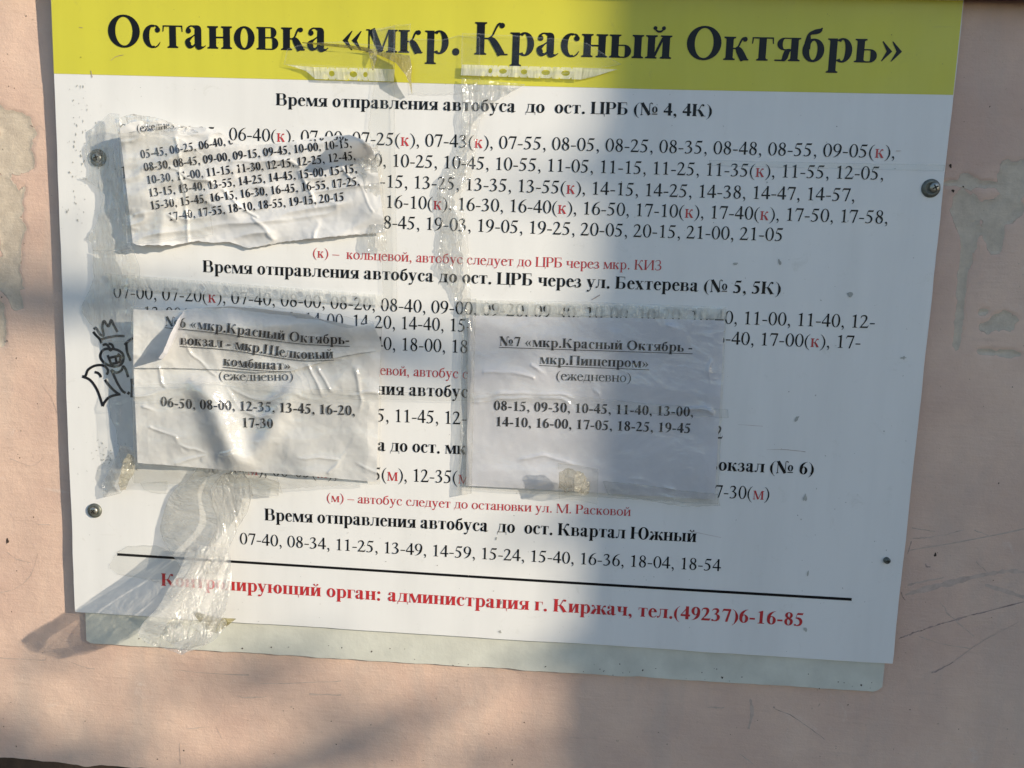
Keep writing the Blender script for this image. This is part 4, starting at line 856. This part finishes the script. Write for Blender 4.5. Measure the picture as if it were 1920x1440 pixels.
# left side column of crumpled film
def hL(x, y): return .0012+.016*sstep(165, 240, x)*(.6+.4*fbm(x/20, y/30, 61))+.004*ridge(x/18, y/60, 23, 3)
tape('crumpled glossy film bunched beside the torn paper at the upper left', [(206, 212), (188, 228), (176, 238), (163, 246), (166, 262), (158, 278), (162, 300), (168, 318), (168, 330), (147, 334), (170, 342), (188, 356), (191, 380), (186, 400), (178, 425), (160, 448), (172, 454), (174, 470)], [(224, 214), (224, 230), (222, 250), (224, 280), (228, 310), (230, 335), (236, 356), (240, 372), (242, 386), (243, 400), (245, 425), (246, 440), (247, 456), (248, 470)], hL, 'crumple', 150, 30, (1.2, 1), 11)
tape('bulging film pocket left of the punched strip', [(173, 470), (174, 500), (176, 520), (166, 548), (153, 573), (154, 586), (166, 604), (180, 618), (192, 640)], [(250, 468), (262, 500), (262, 530), (256, 560), (250, 580), (248, 596), (247, 610), (247, 622), (247, 642)], lambda x, y: .0015+.014*sstep(150, 235, x)+.003*ridge(x/26, y/40, 27, 3), 'crumple', 100, 28, (.8, 1), 12)
tape('glossy film over the top edge of the torn paper', [(215, 222), (250, 214), (290, 220), (330, 232), (370, 246)], [(222, 252), (262, 246), (300, 248), (340, 246), (372, 250)], lambda x, y: np.minimum(hA(x, y), .02)+.0030+.006*ridge(x/26, y/16, 7), 'crumple', 60, 16, (1.5, 1), 13)
tape('sheer film stretched over the left half of the torn paper', [(224, 250), (260, 246), (300, 250), (340, 262), (380, 290)], [(238, 456), (280, 452), (330, 448), (370, 444), (400, 440)], lambda x, y: hA(x, y)+.0036+.004*ridge(x/24, y/44, 29), 'film', 70, 80, (1, 1), 14)
tape('crumpled tape knot at the right edge of the torn paper', [(668, 278), (688, 268), (706, 272), (716, 290)], [(672, 308), (684, 320), (704, 318), (712, 310)], lambda x, y: .010+.012*ridge(x/14, y/14, 33), 'crumple', 30, 24, (2, 2), 15)
tape('clear wrinkled tape down the right edge of the torn paper', [(672, 306), (684, 350), (694, 400), (690, 436), (690, 470)], [(712, 300), (718, 350), (720, 400), (724, 436), (726, 470)], rel(.006, .005, 26, 13), 'crumple', 60, 18, (1, 1), 16)
tape('long grey film strip hanging beside the left edge of the number 6 paper', [(190, 638), (196, 690), (203, 740), (206, 780), (218, 808), (224, 850), (226, 868)], [(247, 640), (247, 700), (248, 760), (252, 800), (254, 830), (256, 852), (257, 872)], lambda x, y: .0015+.015*sstep(195, 250, x)+.003*ridge(x/20, y/60, 37), 'film', 110, 16, (1.4, 0), 17)
tape('torn end of film with a ragged tip left of the number 6 paper', [(226, 836), (212, 868), (198, 896), (191, 908), (195, 933)], [(252, 840), (250, 868), (246, 890), (240, 908), (226, 925)], lambda x, y: .004+.010*sstep(190, 250, x)+.006*ridge(x/20, y/20, 39), 'crumple', 50, 20, (1.2, 1), 18)
tape('yellowed curled tape piece at the lower left corner of the number 6 paper', [(240, 850, 22), (232, 862, 26), (226, 885, 26), (222, 905, 20), (226, 920, 12)], [(252, 856, 10), (254, 875, 14), (250, 890, 16), (240, 905, 14), (236, 918, 8)], 0, 'yellowed', 40, 14, (1, 1), 19)
tape('dirty clear tape along the lower edge of the number 6 paper', [(240, 868), (330, 874), (430, 884), (520, 892)], [(250, 905), (340, 906), (440, 904), (530, 926)], rel(.010, .003, 30, 15), 'flatfilm', 100, 18, (.8, 2.5), 20)
tape('grey rolled tape stub below the number 6 paper', [(474, 892, 6), (500, 896, 6), (524, 904, 6)], [(472, 930, 9), (500, 932, 9), (522, 930, 8)], 0, 'hang', 24, 12, (.5, 1), 21)
tape('small square of clear tape stuck below the left end of the number 6 paper', [(262, 905), (290, 904), (314, 902)], [(270, 918), (284, 924), (314, 926)], rel(.0012, .0008), 'flatfilm', 20, 10, (1, 1), 22)
# the long loose tape that hangs off the board
hg = 'loose tape hanging from the lower left of the papers'
T1L = [(428, 820, 10), (401, 843, 10), (380, 864, 10), (363, 887, 8), (349, 902, 6), (330, 914, 5), (315, 937, 4), (305, 968, 4), (300, 993, 5), (307, 1014, 10), (322, 1040, 22), (340, 1062, 34)]
T1R = [(526, 835, 8), (500, 846, 10), (476, 860, 12), (438, 883, 14), (420, 889, 14), (405, 903, 14), (395, 920, 12), (397, 943, 12), (407, 968, 16), (407, 988, 20), (399, 1008, 26), (380, 1040, 34)]
tape('broad grey twisted clear tape hanging down from the number 6 paper', cat(T1L, 4), cat(T1R, 4), .0, 'hang', 120, 24, (.6, .6), 23, hg)
T2L = [(416, 886, 12), (411, 900, 12), (398, 925, 10), (397, 945, 8), (408, 975, 10), (404, 1000, 16), (394, 1025, 24), (384, 1050, 34), (368, 1075, 46)]
T2R = [(472, 884, 6), (473, 905, 7), (471, 930, 8), (465, 958, 8), (449, 985, 10), (441, 1004, 14), (430, 1026, 20), (424, 1050, 28), (432, 1078, 38)]
tape('paler clear tape strip hanging just right of the twisted one', cat(T2L, 4), cat(T2R, 4), 0, 'bag', 110, 18, (.5, .5), 24, hg)
T3L = [(372, 1022, 34), (366, 1045, 42), (350, 1076, 58), (322, 1108, 74), (300, 1140, 90), (272, 1168, 102), (258, 1186, 110), (275, 1206, 112), (308, 1216, 112), (342, 1228, 110)]
T3R = [(430, 1028, 28), (432, 1050, 36), (434, 1080, 44), (430, 1110, 52), (424, 1140, 62), (418, 1156, 70), (425, 1170, 76), (412, 1190, 84), (392, 1206, 94), (366, 1212, 104)]
tape('crumpled bag-like end of the hanging tape, sticking out below the board', cat(T3L, 5), cat(T3R, 5), 0, 'bag', 150, 60, (1, 1), 25, hg)
tape('folded grey band along the left side of the hanging bag-like end', cat([(352, 1030, 36), (338, 1065, 54), (318, 1100, 72), (296, 1138, 90), (268, 1168, 104), (258, 1188, 112)], 5), cat([(392, 1040, 34), (376, 1075, 52), (352, 1112, 72), (330, 1150, 90), (306, 1180, 104), (296, 1208, 110)], 5), 0, 'hang', 90, 24, (1, 1), 33, hg)
tape('narrow folded band along the right side and tip of the hanging bag-like end', cat([(402, 1085, 46), (398, 1125, 60), (378, 1165, 78), (352, 1196, 96), (318, 1206, 110)], 5), cat([(430, 1090, 42), (426, 1132, 58), (408, 1176, 76), (384, 1210, 94), (342, 1226, 108)], 5), 0, 'hang', 80, 16, (1, 1), 34, hg)
tape('second loose fold of tape lying inside the hanging bag-like end', cat([(392, 1040, 40), (380, 1075, 50), (340, 1110, 60), (312, 1150, 74), (300, 1190, 84), (330, 1212, 88)], 5), cat([(425, 1045, 34), (405, 1080, 40), (385, 1120, 52), (362, 1160, 66), (352, 1200, 78), (362, 1208, 84)], 5), 0, 'bag', 80, 20, (1, 1), 26, hg)
tape('dark folded tape corner pointing right at the board\'s lower edge', [(360, 1145, 60), (385, 1152, 55), (412, 1158, 50), (443, 1160, 44)], [(362, 1150, 58), (385, 1180, 52), (406, 1188, 48), (428, 1172, 44)], 0, 'fold', 30, 12, (.5, .5), 27, hg)
tape('flat clear tape lobe over the left end of the black rule', [(205, 1058), (220, 1035), (240, 1024), (290, 1022), (330, 1038)], [(206, 1066), (224, 1078), (262, 1084), (310, 1096), (345, 1090)], rel(.0014, .002), 'flatfilm', 50, 20, (1.5, 1.5), 28)
# crumpled bit on the lower edge of the number 7 paper
tape('crumpled yellowish lump of tape on the lower edge of the number 7 paper', [(1048, 886, 16), (1060, 878, 30), (1078, 882, 40), (1094, 888, 34), (1106, 906, 16)], [(1048, 915, 8), (1062, 924, 24), (1076, 922, 34), (1092, 928, 26), (1104, 926, 8)], 0, 'yellowed', 40, 26, (3, 3), 29)
tape('short clear tape strip under the lump on the number 7 paper', [(1046, 868), (1080, 872), (1122, 880)], [(1048, 936), (1080, 938), (1120, 946)], lambda x, y: .0052+.0008*ridge(x/20, y/20, 4), 'flatfilm', 40, 30, (1, 1), 30)
tape('clear tape at the lower right corner of the number 7 paper', [(1130, 902), (1200, 908), (1280, 920), (1346, 926)], [(1140, 928), (1200, 936), (1280, 950), (1350, 948)], lambda x, y: .0052+.0016*ridge(x/50, y/14, 6), 'film', 60, 12, (1, 1.5), 31)
# ---------------------------------------------------------------- outside the frame: an added sun blocker and the tree
def at_sun(px, py, k): return P(px, py, 0)+SUN*k
c = at_sun(1100, 560, 4.1); side = np.array([-SUN[1], SUN[0], 0]); side = side/np.linalg.norm(side); 
if side[0] < 0: side = -side
fw = np.array([SUN[0], SUN[1], 0]); fw /= np.linalg.norm(fw)
kb = [c[:2]+side[:2]*a+fw[:2]*b for a, b in ((0, 0), (1.7, 0), (1.7, 1.5), (0, 1.5))]
blocker = thing('blocker', 'small brick kiosk added outside the picture so its corner shades the right half of the board', 'blocker', (kb[0][0], kb[0][1], 0))  # unseen block, added to keep the sun off the board's right half
V = [(x, y, z) for z in (0, 3.4) for x, y in kb]
mesh('walls', V, [(0, 1, 5, 4), (1, 2, 6, 5), (2, 3, 7, 6), (3, 0, 4, 7)], M['brick'], blocker)
V = [(x+(x-np.mean([q[0] for q in kb]))*.0, y, z) for z in (3.4, 3.5) for x, y in kb]
mesh('roof', V, [(0, 1, 5, 4), (1, 2, 6, 5), (2, 3, 7, 6), (3, 0, 4, 7), (4, 5, 6, 7), (3, 2, 1, 0)], M['roof'], blocker)

base = at_sun(-700, 900, 7.5)
tree = thing('tree', 'leafy tree standing outside the picture that dapples the light on the wall', 'tree', (base[0], base[1], 0))
def shad(pts, k): return [tuple(at_sun(a, b, k+i*.03))+(r,) for i, (a, b, r) in enumerate(pts)]
tv, tf = tube([(base[0], base[1], 0, .17), (base[0]+.03, base[1], 1.2, .14), tuple(at_sun(-560, 520, 6.8))+(.10,)], 10); mesh('trunk', tv, tf, M['bark'], tree, smooth=True)
for br in (shad([(-560, 520, .06), (-250, 520, .036), (60, 552, .027), (400, 585, .023), (760, 665, .019), (900, 700, .010)], 5.6), shad([(-560, 1330, .05), (-200, 1410, .03), (20, 1425, .02), (160, 1450, .012)], 5.8), shad([(0, 1500, .03), (400, 1480, .025), (700, 1400, .02), (860, 1310, .012)], 6.4)):
    tv, tf = tube(br, 8); mesh('branch', tv, tf, M['bark'], tree, smooth=True)
LV, LF = [], []
def leafat(p, s):
    u = rng.normal(size=3); u /= np.linalg.norm(u); v = np.cross(u, rng.normal(size=3)); v /= np.linalg.norm(v); i = len(LV)
    for a, b in ((-1, 0), (-.3, .42), (.4, .36), (1, 0), (.4, -.36), (-.3, -.42)): LV.append(p+u*a*s+v*b*s)
    LF.append([i, i+1, i+2, i+3, i+4, i+5])
CL = [(-30, 1395, 80, 50), (10, 1372, 40, 16), (490, 1275, 60, 20), (550, 1240, 40, 6), (690, 1400, 60, 40), (655, 1350, 50, 16), (200, 1440, 100, 24), (180, 1390, 60, 8), (960, 1430, 60, 26), (1030, 1230, 40, 12), (1030, 980, 40, 10), (1020, 640, 50, 12), (1030, 330, 60, 14), (90, 560, 110, 24), (-60, 556, 90, 24), (780, 680, 60, 20), (330, 800, 40, 6), (300, 1290, 60, 6), (120, 1230, 50, 4)]
for (a, b, r, n_) in CL:
    for _ in range(n_): leafat(at_sun(a+rng.normal()*r*.5, b+rng.normal()*r*.42, 6+rng.random()*2.5), .016+.012*rng.random())
mesh('leaf_clumps', LV, LF, M['leaf'], tree, kind='stuff')
